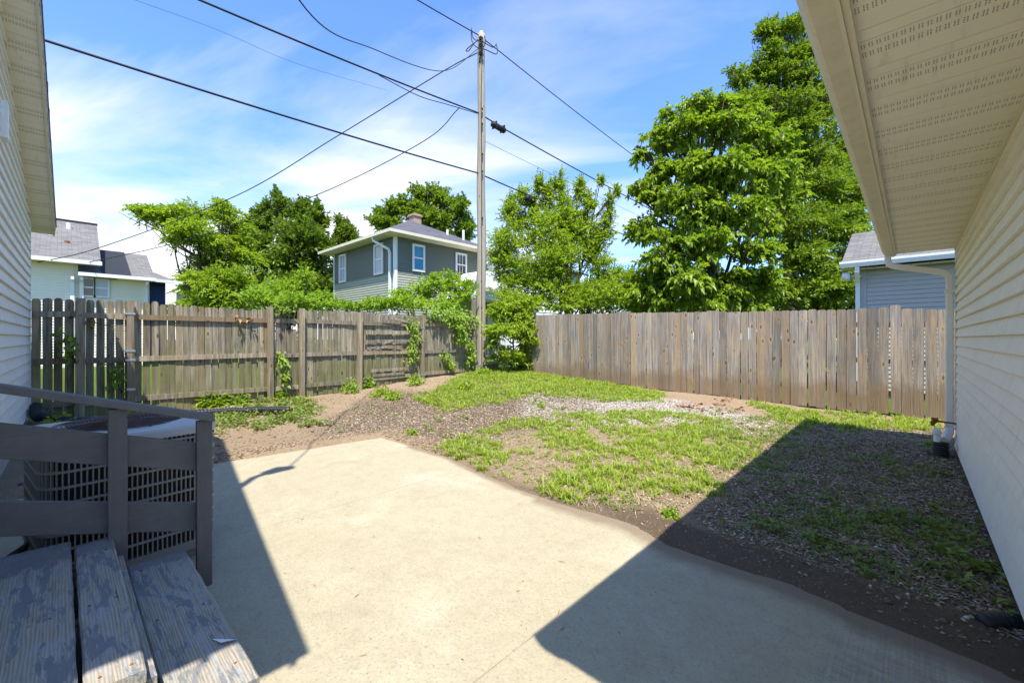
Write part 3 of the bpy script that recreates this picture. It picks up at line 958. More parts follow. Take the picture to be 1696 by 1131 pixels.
gp = [(-9.62, 3.17), (PKX, 5.27), (XN, soff(XN) - 0.02), (XN, -0.1), (-9.62, -0.1)]
MB().prism([(x, WL(x) - 0.012, z) for x, z in gp], (0, 0, 0), (0, -8.0, 0)).build('wall', 'foundation', lh)
i = 0
while True:
    z = 0.30 + i * 0.127
    i += 1
    a, b = wall_span(z + 0.10)
    if b - a < 0.25:
        break
    t = z + 0.126
    cuts = [a] + [c for c in (a + 1.9 + (i * 0.83) % 1.6, a + 5.4 + (i * 0.61) % 1.2) if c < b - 0.5] + [b]
    for c0, c1 in zip(cuts[:-1], cuts[1:]):
        c1 -= 0.002
        P0 = lambda x, d, zz: (x, WL(x) + d, zz)
        vs = []
        for x in (c0, c1):
            vs += [P0(x, -0.006, z), P0(x, 0.020, z), P0(x, 0.022, z + 0.006), P0(x, 0.0, t), P0(x, -0.006, t)]
        MB().add(vs, [(0, 1, 2, 3, 4), (9, 8, 7, 6, 5)] + [(k, (k + 1) % 5 + 0, 5 + (k + 1) % 5, 5 + k) for k in range(5)]).build('siding_board', 'vinyl_left', lh)
MB().prism([(-9.66, WL(-9.6) - 0.06, 0.28), (-9.60, WL(-9.6) - 0.06, 0.28), (-9.60, WL(-9.6) + 0.018, 0.28), (-9.66, WL(-9.6) + 0.018, 0.28)], (0, 0, 0.28), (0, 0, 3.17)).build('corner_post', 'white', lh)
# rake soffit panels, fascia and shingle edge
RK = lambda x: -0.07 - 0.0215 * (x + 10.0)
lp = MB()
lp.box(0, 0.262, 0.002, 0.074, 0, 0.008).box(0, 0.262, 0.0775, 0.3035, 0, 0.008).box(0, 0.262, 0.0, 0.3048, 0.006, 0.012)
lpm = lp.mesh('rake_soffit_panel', 'soffit')
for sgn in (-1, 1):
    slope = 0.42 if sgn < 0 else 0.55
    dl = math.hypot(1, slope)
    n = 20 if sgn < 0 else 14
    for k in range(n):
        x = PKX + sgn * k * 0.3048 / dl
        xe = x + sgn * 0.3048 / dl
        if xe < -9.96 or xe > -0.75:
            break
        ey = Vector((sgn / dl, 0, -slope / dl))
        ex = Vector((0, 1, 0))
        ez = ex.cross(ey)
        if ez.z < 0:      # keep the panel's face down on both slopes
            ex = -ex
            ez = -ez
            loc = (x, RK(x), soff(x) if x != PKX else 5.2926)
        else:
            loc = (x, WL(x), soff(x) if x != PKX else 5.2926)
        mtx = Matrix((ex, ey, ez)).transposed()
        link('rake_soffit_panel', lpm, lh, loc, mtx.to_euler())


def rake_bar(y0, y1, d0, d1, name, mat, xa=-9.95, xb=-0.70):
    """bar following the gable, offset y0..y1 from the rake line and d0..d1 above the soffit"""
    for (p, q) in ((xa, PKX), (PKX, xb)):
        zp, zq = (soff(p), 5.2926) if q == PKX else (5.2926, soff(q))
        vs = [(x, RK(x) + yy, zz + dd) for x, zz in ((p, zp), (q, zq)) for yy, dd in ((y0, d0), (y1, d0), (y1, d1), (y0, d1))]
        MB().add(vs, [(3, 2, 1, 0), (4, 5, 6, 7), (0, 1, 5, 4), (1, 2, 6, 5), (2, 3, 7, 6), (3, 0, 4, 7)]).build(name, mat, lh)


rake_bar(-0.020, 0.0, -0.012, 0.135, 'rake_board', 'trim')
rake_bar(-0.001, 0.010, 0.075, 0.155, 'rake_edge_metal', 'steel')
rake_bar(-0.275, -0.247, -0.014, -0.001, 'soffit_trim', 'trim', -9.66)
roof_slab([(-10.0, -0.05, soff(-9.97) + 0.17), (-10.0, -8.6, soff(-10.0) + 0.17), (PKX, -8.6, 5.47), (PKX, -0.165, 5.47)], 'shingle_pale', lh, 0.03)
roof_slab([(-0.66, -8.6, soff(-0.7) + 0.17), (-0.66, -0.25, soff(-0.7) + 0.17), (PKX, -0.165, 5.47), (PKX, -8.6, 5.47)], 'shingle_pale', lh, 0.03)
k = 0
x = -9.99
while x < PKX - 0.1:
    q = x + 0.13
    j = 0.006 + rnd.random() * 0.016
    za, zb = soff(x) + 0.160, soff(q) + 0.160
    vs = [(x, RK(x) - 0.06, za), (x, RK(x) + j, za), (q + 0.02, RK(x) + j, zb + 0.006), (q + 0.02, RK(x) - 0.06, zb + 0.006)]
    MB().add(vs + [(a_, b_, c_ + 0.016) for a_, b_, c_ in vs], [(3, 2, 1, 0), (4, 5, 6, 7), (0, 1, 5, 4), (1, 2, 6, 5), (2, 3, 7, 6), (3, 0, 4, 7)]).build('shingle', 'shingle_edge', lh)
    x = q
MB().box(-6.32, -6.16, WL(-6.2) + 0.012, WL(-6.2) + 0.06, 3.28, 3.62).build('junction_box', 'vinyl_left', lh)
MB().box(-2.72, -1.80, -0.50, -0.455, 0.43, 2.46).build('door', 'white', lh)
# service mast on the gable that takes the power drop (outside the frame; throws the dish-like shadow on the slab)
ms = thing('service_mast', 'steel service mast rising through the roof of the left house', 'mast', (-2.75, -0.33, 3.5))
MB().tube([(-2.75, -0.33, 3.2), (-2.75, -0.30, 5.35), (-2.75, -0.20, 5.52)], 0.04, 12).build('conduit', 'steel', ms, True)
MB().tube([(-2.75, -0.22, 5.50), (-2.76, -0.10, 5.60), (-2.77, 0.02, 5.50)], [0.075, 0.10, 0.07], 12).build('weatherhead', 'steel', ms, True)

# ------------------------------------------------------------------ fences
lf = thing('wooden_fence', 'old grey picket fence seen from its rail side along the left of the yard', 'fence', (-9.6, 4, 0))


def picket_mesh(wd, h, th, ear, style, warp):
    """dog-eared board, origin at the top centre, face in the x-z plane"""
    hw = wd / 2
    if style == 'round':
        top = [(-hw, -ear), (-hw * 0.86, -ear * 0.45), (-hw * 0.62, -ear * 0.1), (-hw * 0.3, 0), (hw * 0.3, 0), (hw * 0.62, -ear * 0.1), (hw * 0.86, -ear * 0.45), (hw, -ear)]
    else:
        top = [(-hw, -ear), (-hw * 0.93, -ear * 0.55), (-hw + ear * 0.9, 0), (hw - ear * 0.9, 0), (hw * 0.93, -ear * 0.55), (hw, -ear)]
    rows = [top] + [[(-hw, z), (hw, z)] for z in (-h * 0.33, -h * 0.66, -h)]
    prof = list(top)
    right = [(hw + warp * math.sin(k * 2.1), -h * k / 4) for k in (1, 2, 3, 4)]
    left = [(-hw + warp * math.sin(k * 2.1), -h * k / 4) for k in (4, 3, 2, 1)]
    prof = prof + right + left
    return MB().prism([(x, -th / 2, z) for x, z in prof], (0, -th / 2, 0), (0, th / 2, 0))


lv = [picket_mesh(w_, 1.98, 0.017, e_, 'round', wp).mesh('picket', 'fence_left') for w_, e_, wp in ((0.102, 0.042, 0), (0.098, 0.045, 0.003), (0.104, 0.040, -0.003), (0.095, 0.046, 0.002))]
y = WL(-9.6) + 0.07
posts = [0.21, 0.79, 2.92, 3.54, 4.85, 6.62, 8.45]
while y < 8.44:
    gap = 0.1145 if y < 1.3 else 0.1085
    short = 3.26 < y < 3.42
    top = 2.02 + rnd.uniform(-0.014, 0.012) - (0.025 if 1.2 < y < 2.6 else 0) + 0.02 * math.sin(y * 1.7)
    if short:
        top -= 0.42
    link('picket', rnd.choice(lv), lf, (-9.622 + rnd.uniform(-0.004, 0.004), y, top), (rnd.uniform(-0.010, 0.010), rnd.uniform(-0.006, 0.006), PI / 2 + rnd.uniform(-0.03, 0.03)))
    y += gap + rnd.uniform(-0.003, 0.003)
ends = [WL(-9.6) + 0.02] + posts
for a, b in zip(ends[:-1], ends[1:]):
    for z in (1.775, 1.055, 0.375):
        za = z + rnd.uniform(-0.015, 0.015) + (0.10 * sstep((a - 3.5) / 5) if z < 1 else 0)
        zb = z + rnd.uniform(-0.015, 0.015) + (0.10 * sstep((b - 3.5) / 5) if z < 1 else 0)
        MB().beam((-9.593, a + 0.03, za), (-9.593, b - 0.03, zb), 0.038, 0.088).build('rail', 'rail_left', lf)
MB().beam((-9.593, 8.5, 0.52), (-9.62, 9.55, 0.55), 0.038, 0.14).build('rail', 'rail_left', lf)
for k, y in enumerate(posts):
    top = 2.03 + (0.53 if k == 6 else 0) + rnd.uniform(-0.01, 0.02)
    hw = 0.046 if k not in (0, 4) else 0.052
    MB().beam((-9.53, y + rnd.uniform(-0.01, 0.01), -0.1), (-9.53, y, top), 0.09, hw * 2, (0, 1, 0)).build('post', 'post_left', lf)
for y, zs in ((0.79, (1.80, 1.18, 1.03, 0.54)), (6.62, (1.66, 1.32, 0.43))):
    for z in zs:
        MB().box(-9.585, -9.478, y - 0.062, y + 0.062, z, z + 0.032).box(-9.62, -9.585, y - 0.075, y - 0.05, z + 0.004, z + 0.028).build('steel_strap', 'steel', lf)
for (ya, yb, z, dz, h) in ((5.02, 6.25, 1.55, 0.01, 0.085), (5.0, 6.3, 1.33, 0.02, 0.075), (5.50, 5.98, 1.83, -0.03, 0.07), (5.45, 6.0, 1.20, -0.02, 0.09), (5.15, 6.32, 0.62, 0.01, 0.07), (5.05, 5.6, 1.17, 0.02, 0.05), (5.7, 6.25, 1.93, -0.10, 0.06), (5.2, 6.1, 0.50, 0.01, 0.06)):
    MB().beam((-9.565, ya, z), (-9.56, yb, z + dz), 0.02, h).build('repair_board', 'rail_left', lf)
MB().beam((-9.56, 5.45, 1.27), (-9.555, 5.75, 1.36), 0.02, 0.05).build('repair_board', 'rail_left', lf)

rf = thing('wooden_fence', 'tall weathered pine privacy fence with dog-eared boards across the back of the yard', 'fence', (-4, 9.9, 0))
rv = [picket_mesh(w_, 1.86, 0.018, e_, 'clip', wp).mesh('picket', 'fence_right') for w_, e_, wp in ((0.140, 0.024, 0), (0.137, 0.028, 0.004), (0.142, 0.022, -0.004), (0.139, 0.030, 0.002), (0.136, 0.020, -0.002))]
x = 0.68
while x > -9.0:
    top = float(np.interp(x, [-8.1, -5.27, -2.45, -1.14, -0.23, 0.43], [2.12, 2.06, 1.97, 1.955, 1.925, 1.885]))
    top += rnd.uniform(-0.010, 0.010)
    if abs(x + 0.20) < 0.075:
        top += 0.055
    if abs(x + 0.20 + 0.15) < 0.075 or abs(x + 3.2) < .08:
        top += 0.03
    if -5.6 < x < -5.2:
        top += 0.03
    o = link('picket', rnd.choice(rv), rf, (x, 9.90 + rnd.uniform(-0.006, 0.006), top), (rnd.uniform(-0.006, 0.006), rnd.uniform(-0.009, 0.009), rnd.uniform(-0.03, 0.03)))
    x -= (0.1455 + rnd.uniform(0, 0.005)) if x > -2.6 else (0.1385 + rnd.uniform(0, 0.005))
for a, b in ((-9.0, -6.6), (-6.6, -4.2), (-4.2, -1.8), (-1.8, 0.7)):
    for z in (1.62, 0.98, 0.42):
        u = lambda q: z + 0.028 * (0.5 - q)
        MB().beam((a, 9.935, u(a)), (b, 9.935, u(b)), 0.038, 0.088).build('rail', 'fence_right', rf)
for a in (-9.0, -6.6, -4.2, -1.8, 0.66):
    MB().beam((a, 9.99, -0.1), (a, 9.99, 1.86), 0.09, 0.09, (0, 1, 0)).build('post', 'fence_right', rf)

# ------------------------------------------------------------------ steps and stair railing
stp = thing('wooden_steps', 'peeling slate-painted wooden steps against the left house', 'steps', (-2.2, 0.1, 0))


def tread(x0, x1, y0, y1, z, th, name, parent, mat='step', jit=0.003):
    """board with slightly irregular worn edges, lengthwise along x"""
    n = 26
    mb = MB()
    vs, fs = [], []
    w0 = R.rand(n + 1) * jit
    w1 = R.rand(n + 1) * jit
    for k in range(n + 1):
        x = x0 + (x1 - x0) * k / n
        e0 = (R.rand() - .5) * jit
        a, b = y0 + w0[k], y1 - w1[k]
        c = 0.006
        sag = 0.003 * math.sin(k * 0.9)
        vs += [(x, a, z - th), (x, a, z - c), (x, a + c, z + sag * .3), (x, (a + b) / 2, z + 0.0015), (x, b - c, z + sag * .3), (x, b, z - c), (x, b, z - th)]
    for k in range(n):
        for j in range(7):
            q = (j + 1) % 7
            fs.append((7 * k + j, 7 * k + q, 7 * (k + 1) + q, 7 * (k + 1) + j))
    fs.append(tuple(range(7))[::-1])
    fs.append(tuple(range(7 * n, 7 * n + 7)))
    return MB().add(vs, fs).build(name, mat, parent)


tread(-3.02, -1.66, -0.40, -0.265, 0.402, 0.04, 'tread', stp)
tread(-3.03, -1.66, -0.258, 0.034, 0.400, 0.04, 'tread', stp)
tread(-2.93, -1.69, 0.043, 0.180, 0.400, 0.04, 'tread', stp)
tread(-2.885, -1.62, 0.226, 0.466, 0.250, 0.042, 'tread', stp)
MB().box(-2.80, -1.72, 0.182, 0.206, 0.06, 0.348).build('riser', 'step', stp)
MB().box(-2.80, -1.72, 0.40, 0.424, 0.0, 0.205).build('riser', 'step', stp)
for x in (-2.80, -2.26, -1.76):
    MB().prism([(x, -0.42, 0.0), (x, 0.39, 0.0), (x, 0.39, 0.206), (x, 0.175, 0.206), (x, 0.175, 0.358), (x, -0.42, 0.358)], (x, 0, 0), (x + 0.038, 0, 0)).build('stringer', 'step', stp)
for x in (-2.78, -2.24, -1.745):
    for y, z in ((-0.20, 0.4015), (-0.03, 0.4015), (0.075, 0.4015), (0.15, 0.4015), (0.27, 0.2515), (0.42, 0.2515)):
        MB().tube([(x + rnd.uniform(-.01, .01), y + rnd.uniform(-.01, .01), z - 0.004), (x, y, z + 0.0006)], 0.0045, 8).build('screw', 'rust', stp)
MB().add([(-1.95, 0.395, 0.253), (-1.885, 0.41, 0.262), (-1.87, 0.455, 0.259), (-1.90, 0.435, 0.254)], [(0, 1, 2, 3)]).build('paint_flake', 'white', stp)

rl = thing('stair_railing', 'slate grey painted wooden railing with two side boards beside the steps', 'railing', (-2.93, 0.2, 0))
rail_dy = lambda y: 1.145 - 0.30 * y     # top of the handrail


def slope_board(y0, y1, off, h, x0, x1, name, mat, dz0=0.0):
    za, zb = rail_dy(y0) - off, rail_dy(y1) - off - dz0
    vs = [(x, yy, zz) for yy, zt in ((y0, za), (y1, zb)) for x, zz in ((x0, zt - h), (x1, zt - h), (x1, zt), (x0, zt))]
    o = MB().add(vs, [(3, 2, 1, 0), (4, 5, 6, 7), (0, 1, 5, 4), (1, 2, 6, 5), (2, 3, 7, 6), (3, 0, 4, 7)]).build(name, mat, rl)
    bv = o.modifiers.new('soft_edges', 'BEVEL')
    bv.width = 0.004
    bv.segments = 2
    return o


slope_board(-0.46, 0.60, 0.0, 0.038, -2.985, -2.885, 'handrail', 'stair_cap')
slope_board(-0.46, 0.56, 0.175, 0.160, -2.975, -2.947, 'side_board', 'stair_rail')
slope_board(-0.46, 0.56, 0.525, 0.158, -2.973, -2.945, 'side_board', 'stair_rail', -0.01)
for y, zb in ((0.195, 0.13), (0.555, 0.0)):
    o = MB().box(-2.942, -2.905, y - 0.036, y + 0.036, zb, rail_dy(y) - 0.040).build('post', 'stair_post', rl)
    bv = o.modifiers.new('soft_edges', 'BEVEL')
    bv.width = 0.003
    bv.segments = 2
MB().box(-2.944, -2.905, -0.46, -0.39, 0.0, rail_dy(-0.42) - 0.05).build('post', 'stair_post', rl)

# ------------------------------------------------------------------ air conditioner
ac = thing('air_conditioner', 'square louvred air-conditioning condenser behind the stair railing', 'air conditioner', (-3.72, 0.26, 0))
ACM = Matrix.Translation((-3.72, 0.275, 0)) @ Matrix.Rotation(math.radians(7), 4, 'Z')
AH = 0.40


def rsq(h, r, n=7):
    pts = []
    for cx_, cy_, a0 in ((h - r, h - r, 0), (-h + r, h - r, 90), (-h + r, -h + r, 180), (h - r, -h + r, 270)):
        for k in range(n + 1):
            a_ = math.radians(a0 + 90 * k / n)
            pts.append((cx_ + r * math.cos(a_), cy_ + r * math.sin(a_)))
    return pts


def acbuild(mb, name, mat, parent=ac, smooth=False, kind=None):
    mb.v = [tuple(ACM @ Vector(p)) for p in mb.v]
    return mb.build(name, mat, parent, smooth, kind)


def ring(h, r, z0, z1, mb=None):
    return (mb or MB()).prism([(x, y, z0) for x, y in rsq(h, r)], (0, 0, z0), (0, 0, z1))


MB().box(-4.05, -3.40, -0.05, 0.60, 0.001, 0.055).build('equipment_pad', 'foundation', ac)
acbuild(ring(AH, 0.11, 0.055, 0.11), 'base_pan', 'ac_body')
acbuild(ring(AH - 0.035, 0.10, 0.11, 0.80), 'coil', 'ac_dark')
outl = rsq(AH, 0.11, 9)
sl = MB()
L = [Vector((*p, 0)) for p in outl]
tot = 0
segs = []
for i in range(len(L)):
    a_, b_ = L[i], L[(i + 1) % len(L)]
    segs.append((a_, b_, (b_ - a_).length, tot))
    tot += (b_ - a_).length
nS = int(tot / 0.0235)
for k in range(nS):
    q = tot * k / nS
    for a_, b_, ln, s0 in segs:
        if s0 <= q < s0 + ln + 1e-9 and ln > 0:
            p = a_ + (b_ - a_) * ((q - s0) / ln)
            d = (b_ - a_).normalized()
            nrm = Vector((d.y, -d.x, 0))
            c = [p + d * 0.0035 + nrm * 0.0, p - d * 0.0035, p - d * 0.0035 - nrm * 0.014, p + d * 0.0035 - nrm * 0.014]
            sl.prism([(v.x, v.y, 0.11) for v in c], (0, 0, 0.11), (0, 0, 0.80))
            break
acbuild(sl, 'louvre', 'ac_body', kind='stuff')
for k in range(8):
    z = 0.185 + k * 0.083
    pin, pout = rsq(AH - 0.012, 0.105, 6), rsq(AH + 0.006, 0.115, 6)
    mb = MB()
    n = len(pin)
    vs = [(x, y, z) for x, y in pout] + [(x, y, z + 0.012) for x, y in pout] + [(x, y, z) for x, y in pin] + [(x, y, z + 0.012) for x, y in pin]
    fs = []
    for i in range(n):
        j = (i + 1) % n
        fs += [(i, j, n + j, n + i), (n + i, n + j, 3 * n + j, 3 * n + i), (j, i, 2 * n + i, 2 * n + j)]
    acbuild(mb.add(vs, fs), 'guard_band', 'ac_body')
# top cover with round fan opening
co_, ci_ = rsq(AH + 0.012, 0.12, 9), None
n = len(co_)
rr = 0.315
ci_ = []
for x, y in co_:
    a_ = math.atan2(y, x)
    ci_.append((rr * math.cos(a_), rr * math.sin(a_)))
mb = MB()
vs = [(x, y, 0.795) for x, y in co_] + [(x * 1.0, y * 1.0, 0.835) for x, y in co_] + [(x * 0.975, y * 0.975, 0.85) for x, y in co_] + [(x, y, 0.868) for x, y in ci_] + [(x, y, 0.80) for x, y in ci_]
fs = []
for lvl in range(4):
    for i in range(n):
        j = (i + 1) % n
        fs.append((lvl * n + i, lvl * n + j, (lvl + 1) * n + j, (lvl + 1) * n + i))
acbuild(mb.add(vs, fs), 'top_cover', 'ac_top')
acbuild(MB().tube([(0, 0, 0.70), (0, 0, 0.72)], 0.31, 32), 'fan_well', 'ac_dark')
gr = MB()
for k in range(15):
    r_ = 0.045 + k * 0.0195
    zz = 0.885 - 0.25 * (r_ - 0.05) ** 2
    gr.tube([(r_ * math.cos(2 * PI * q / 48), r_ * math.sin(2 * PI * q / 48), zz) for q in range(49)], 0.0028, 5, False)
for k in range(8):
    a_ = k * PI / 4 + 0.2
    gr.tube([(r_ * math.cos(a_), r_ * math.sin(a_), 0.882 - 0.25 * (r_ - 0.05) ** 2) for r_ in (0.03, 0.12, 0.21, 0.325)], 0.004, 5)
acbuild(gr, 'fan_grille', 'ac_grille')
acbuild(MB().tube([(0, 0, 0.78), (0, 0, 0.865)], 0.075, 20), 'fan_motor', 'ac_grille')
for k in range(4):
    a_ = k * PI / 2 + 0.5
    c_, s_2 = math.cos(a_), math.sin(a_)
    mb = MB()
    pts = [(0.06, -0.03, 0.78), (0.28, -0.10, 0.76), (0.29, 0.06, 0.80), (0.06, 0.04, 0.80)]
    P3 = [(x * c_ - y * s_2, x * s_2 + y * c_, z) for x, y, z in pts]
    acbuild(mb.prism(P3, (0, 0, 0), (0, 0, 0.003)), 'fan_blade', 'ac_grille')
lin = thing('refrigerant_lines', 'dark insulated refrigerant line running from the condenser to the house wall', 'pipe', (-3.8, -0.3, 0.2))
MB().tube(curve([(-3.75, -0.10, 0.22), (-3.70, -0.25, 0.14), (-3.55, -0.36, 0.16), (-3.5, -0.46, 0.34)]), 0.02, 8).build('insulated_pipe', 'black_plastic', lin, True)

# black corrugated drain hose along the foot of the left fence
hz_ = lambda x, y: float(ground_h(x, y))
cl = curve([(-9.3, -0.26, 0.42), (-8.75, -0.20, 0.30), (-8.5, 0.25, 0), (-8.55, 1.0, 0), (-8.45, 1.75, 0), (-8.2, 2.3, 0), (-7.95, 2.75, 0)], 60)
pts = []
for i, p in enumerate(cl):
    z = hz_(p.x, p.y) + 0.085
    if i < 120:
        z = max(z, p.z) if i < 60 else z + (0.30 - 0.2) * (1 - (i - 60) / 60) * 0.9
    pts.append((p.x, p.y, z))
ho = MB().tube(pts, [0.062 if (i // 2) % 2 else 0.052 for i in range(len(pts))], 14).build('drain_hose', 'black_plastic', None, True)
tag(ho, 'long black corrugated drain hose lying along the foot of the left fence', 'drain hose')
lit = thing('crisp_packet', 'small crumpled pink wrapper on the soil by the left house wall', 'litter', (-6.0, -0.25, 0.05))
mb = MB()
for k in range(5):
    for j in range(3):
        mb.v.append((-6.07 + k * 0.03, -0.27 + j * 0.03, 0.055 + rnd.random() * 0.03))
mb.f = [(k * 3 + j, k * 3 + j + 3, k * 3 + j + 4, k * 3 + j + 1) for k in range(4) for j in range(2)]
M['pink'] = plain('pink_foil', (0.45, 0.16, 0.26), 0.3, 0.5, 40, 0.3)
mb.build('foil', 'pink', lit)

# ------------------------------------------------------------------ utility pole and wires
po = thing('utility_pole', 'tall weathered wooden utility pole behind the left fence', 'utility pole', (-10, 9.19, 0))
n = 40
pts = [(-10 + 0.012 * math.sin(k * 0.5), 9.19 + 0.01 * math.cos(k * 0.4), 0.1 + 11.0 * k / n) for k in range(n + 1)]
MB().tube(pts, [0.165 - 0.055 * k / n + 0.002 * math.sin(k * 1.9) for k in range(n + 1)], 20).build('shaft', 'pole', po, True)
MB().tube([(-10, 9.19, 11.09), (-10, 9.19, 11.14)], [0.115, 0.10], 16).build('pole_cap', 'steel', po)
for z, s in ((10.75, 1), (10.35, 1), (8.62, 1), (8.15, -1), (7.2, 1), (6.66, 1), (5.2, -1)):
    MB().tube([(-9.86 if s > 0 else -9.87, 9.12, z), (-9.80, 9.05, z)], 0.022, 8).build('bolt', 'cable', po)
for z in (10.85, 10.62, 10.38):
    MB().box(-9.93, -9.84, 9.02, 9.12, z - 0.05, z + 0.05).build('insulator_bracket', 'cable', po)
MB().tube(curve([(-9.87, 9.08, 10.9), (-9.80, 9.05, 10.5), (-9.86, 9.06, 9.0), (-9.85, 9.07, 6.6), (-9.84, 9.07, 0.4)]), 0.012, 6).build('ground_wire', 'cable', po, True)


def span(y0, z0, y1, z1, sag, x=-10.0, n=48):
    return [(x, y0 + (y1 - y0) * k / n, z0 + (z1 - z0) * k / n - 4 * sag * (k / n) * (1 - k / n)) for k in range(n + 1)]


def wire(label, pts, r, cat='wire', extra=None, name='power_line'):
    t = thing(name, label, cat, pts[0])
    MB().tube(pts, r, 6).build('cable', 'cable', t, True)
    for (s_, e_, m_) in (extra or []):
        s_.build(e_, m_, t, True)
    return t


wire('top primary power line running past the top of the utility pole', span(-30, 11.3, 9.10, 11.02, 1.05) + span(9.28, 11.02, 48, 10.9, 0.72)[1:], 0.016)
wire('middle thick cable bundle crossing the pole below its top', span(-26, 8.7, 9.05, 8.55, 1.0) + span(9.33, 8.50, 48, 8.7, 0.42)[1:], 0.021)
wire('lowest thick black cable crossing the pole at roof height', span(-26, 6.8, 9.05, 6.64, 0.72) + span(9.33, 6.62, 48, 6.9, 0.45)[1:], 0.021)
# second strand hugging the middle bundle, and lashings
wire('slack loop of thinner cable hung under the middle cable bundle left of the pole', curve([(-9.98, 5.6, 8.17), (-9.97, 6.8, 8.14), (-9.97, 7.8, 8.30), (-9.98, 9.0, 8.50)], 8), 0.011, name='cable_loop')
wire('twisted service drop hanging from the pole top over the camera to the left house', curve([(-9.97, 9.1, 10.62), (-9.55, 7.35, 8.9), (-7.93, 4.35, 7.26), (-5.47, 2.0, 5.55), (-2.77, 0.0, 5.5)], 14), 0.010, name='service_drop')
wire('long twisted service drop from the pole top down to the pale house', curve([(-10, 9.1, 10.5), (-10.92, 8.4, 9.97), (-13.97, 6.35, 8.19), (-17.28, 4.19, 6.4), (-22.01, 0.98, 4.79), (-24.95, -0.83, 4.31)], 12), 0.015, name='service_drop')
wire('lower telephone drop from the middle cable down to the pale house eave', curve([(-10, 8.3, 8.42), (-11.24, 7.82, 7.61), (-14.56, 5.8, 6.17), (-19.3, 2.98, 4.93), (-24.5, 0.56, 4.43)], 12), 0.013, name='telephone_line')
wire('faint thin wire high in the sky at the upper left', curve([(-20.35, 1.44, 13.54), (-20.25, 4.29, 13.76), (-20.07, 7.2, 13.72), (-21.62, 12.6, 15.43)], 8), 0.0065, name='telephone_line')
wire('thin wire running level behind the young tree right of the pole', span(9.3, 7.75, 48, 8.1, 0.32), 0.006, name='telephone_line')
# jumpers at the pole top
jt = thing('jumper_cables', 'tangle of short black jumper cables looped around the pole top', 'cables', (-10, 9.1, 10.6))
for pts in ([(-10.12, 8.88, 11.2), (-10.09, 8.91, 10.91), (-9.92, 8.93, 10.73), (-9.78, 9.06, 10.71)],
            [(-10.12, 8.88, 11.2), (-10.12, 8.88, 10.85), (-9.94, 8.9, 10.54), (-9.74, 9.1, 10.46), (-9.63, 9.47, 10.44), (-9.66, 9.58, 10.63), (-9.69, 9.56, 10.8)],
            [(-9.78, 9.06, 10.69), (-9.69, 9.28, 10.63), (-9.68, 9.43, 10.66), (-9.69, 9.56, 10.84)],
            [(-9.75, 9.09, 10.88), (-9.72, 9.11, 10.65), (-9.82, 9.02, 10.42), (-9.94, 9.05, 10.09)],
            [(-9.9, 8.94, 10.76), (-9.94, 8.77, 10.51), (-10.03, 8.68, 10.34), (-10.09, 8.63, 10.36), (-9.95, 8.76, 10.54), (-9.86, 8.98, 10.76)]):
    MB().tube(curve(pts, 6), 0.014, 6).build('jumper', 'cable', jt, True)
for (y, z, ln, lab) in ((9.95, 8.42, 0.62, 'black splice enclosure hanging from the middle cable just right of the pole'), (11.55, 6.42, 0.5, 'black splice enclosure on the lowest cable in front of the young tree')):
    t = thing('splice_enclosure', lab, 'splice box', (-10, y, z), 'splice enclosures on the cables')
    pts = [(-9.98, y - ln / 2, z + .02), (-9.98, y - ln / 2 + 0.03, z), (-9.98, y + ln / 2 - 0.05, z - 0.03), (-9.98, y + ln / 2, z - 0.02)]
    MB().tube(pts, [0.05, 0.10, 0.10, 0.05], 10).build('body', 'cable', t, True)
    for k in (-0.3, 0.3):
        MB().box(-10.09, -9.87, y + k * ln - 0.012, y + k * ln + 0.012, z - 0.115, z + 0.10).build('clamp', 'cable', t)

# ------------------------------------------------------------------ neighbours
# pale cream house at the far left
ph = thing('house', 'pale cream neighbouring house with grey shingle roofs behind the left fence', 'house', (-25, 0, 0))
XA, XR = -24.6, -29.5
e0 = (-24.6, 1.11, 4.54, 17.67)
e1 = (-24.6, 2.83, 4.07, 18.93)
yl, ym, yr = -12.0, 0.46, e1[1] - 0.15
zt, zl = e0[2], e1[2]
MB().box(XA - 9, XA - 0.02, yl, ym, -0.1, zt).build('wall', 'pale_siding', ph)
MB().box(XA - 8, XA - 0.025, ym, yr, -0.1, zl).build('wall', 'pale_siding', ph)
laps((XA - 0.02, yl), (XA - 0.02, ym - 0.1), 0.2, zt - 0.1, 0.11, 0.025, (1, 0)).build('siding', 'pale_siding', ph, kind='stuff')
laps((XA - 0.025, ym + 0.25), (XA - 0.025, yr - 0.1), 0.2, zl - 0.1, 0.11, 0.025, (1, 0)).build('siding', 'pale_siding', ph, kind='stuff')
rz = (-29.5, 1.2, 7.04, 21.1)
rz2 = (-29.5, 3.1, 5.81, 22.48)
roof_slab([(XA + 0.5, yl, zt - 0.02), (XA + 0.5, e0[1], zt - 0.02), (XR, e0[1] + .1, rz[2]), (XR, yl, rz[2])], 'shingle_pale', ph, 0.08)
roof_slab([(XA + 0.4, ym, zl - 0.02), (XA + 0.4, e1[1], zl - 0.02), (XR, rz2[1], rz2[2]), (XR, ym, rz2[2])], 'shingle_pale', ph, 0.08)
MB().box(XA - 4.6, XA + 0.2, ym + 0.26, ym + 1.15, zl - 0.15, zl + 0.03).build('flashing', 'dark_roof', ph)
roof_slab([(XA + 0.37, e0[1] + 0.02, zl + 0.0), (XA + 0.37, e0[1] + 0.95, zl + 0.0), (XR, e0[1] + 1.1, rz2[2] + 0.03), (XR, e0[1] + .1, rz2[2] + 0.03)], 'dark_roof', ph, 0.02, 'flashing')
MB().box(XR - 0.1, XR + 0.12, yl, e0[1] + .12, rz[2] - 0.05, rz[2] + 0.05).build('ridge_vent', 'dark_roof', ph)
MB().box(XA + 0.45, XA + 0.58, yl, e0[1] + 0.03, zt - 0.16, zt - 0.01).build('gutter', 'white', ph)
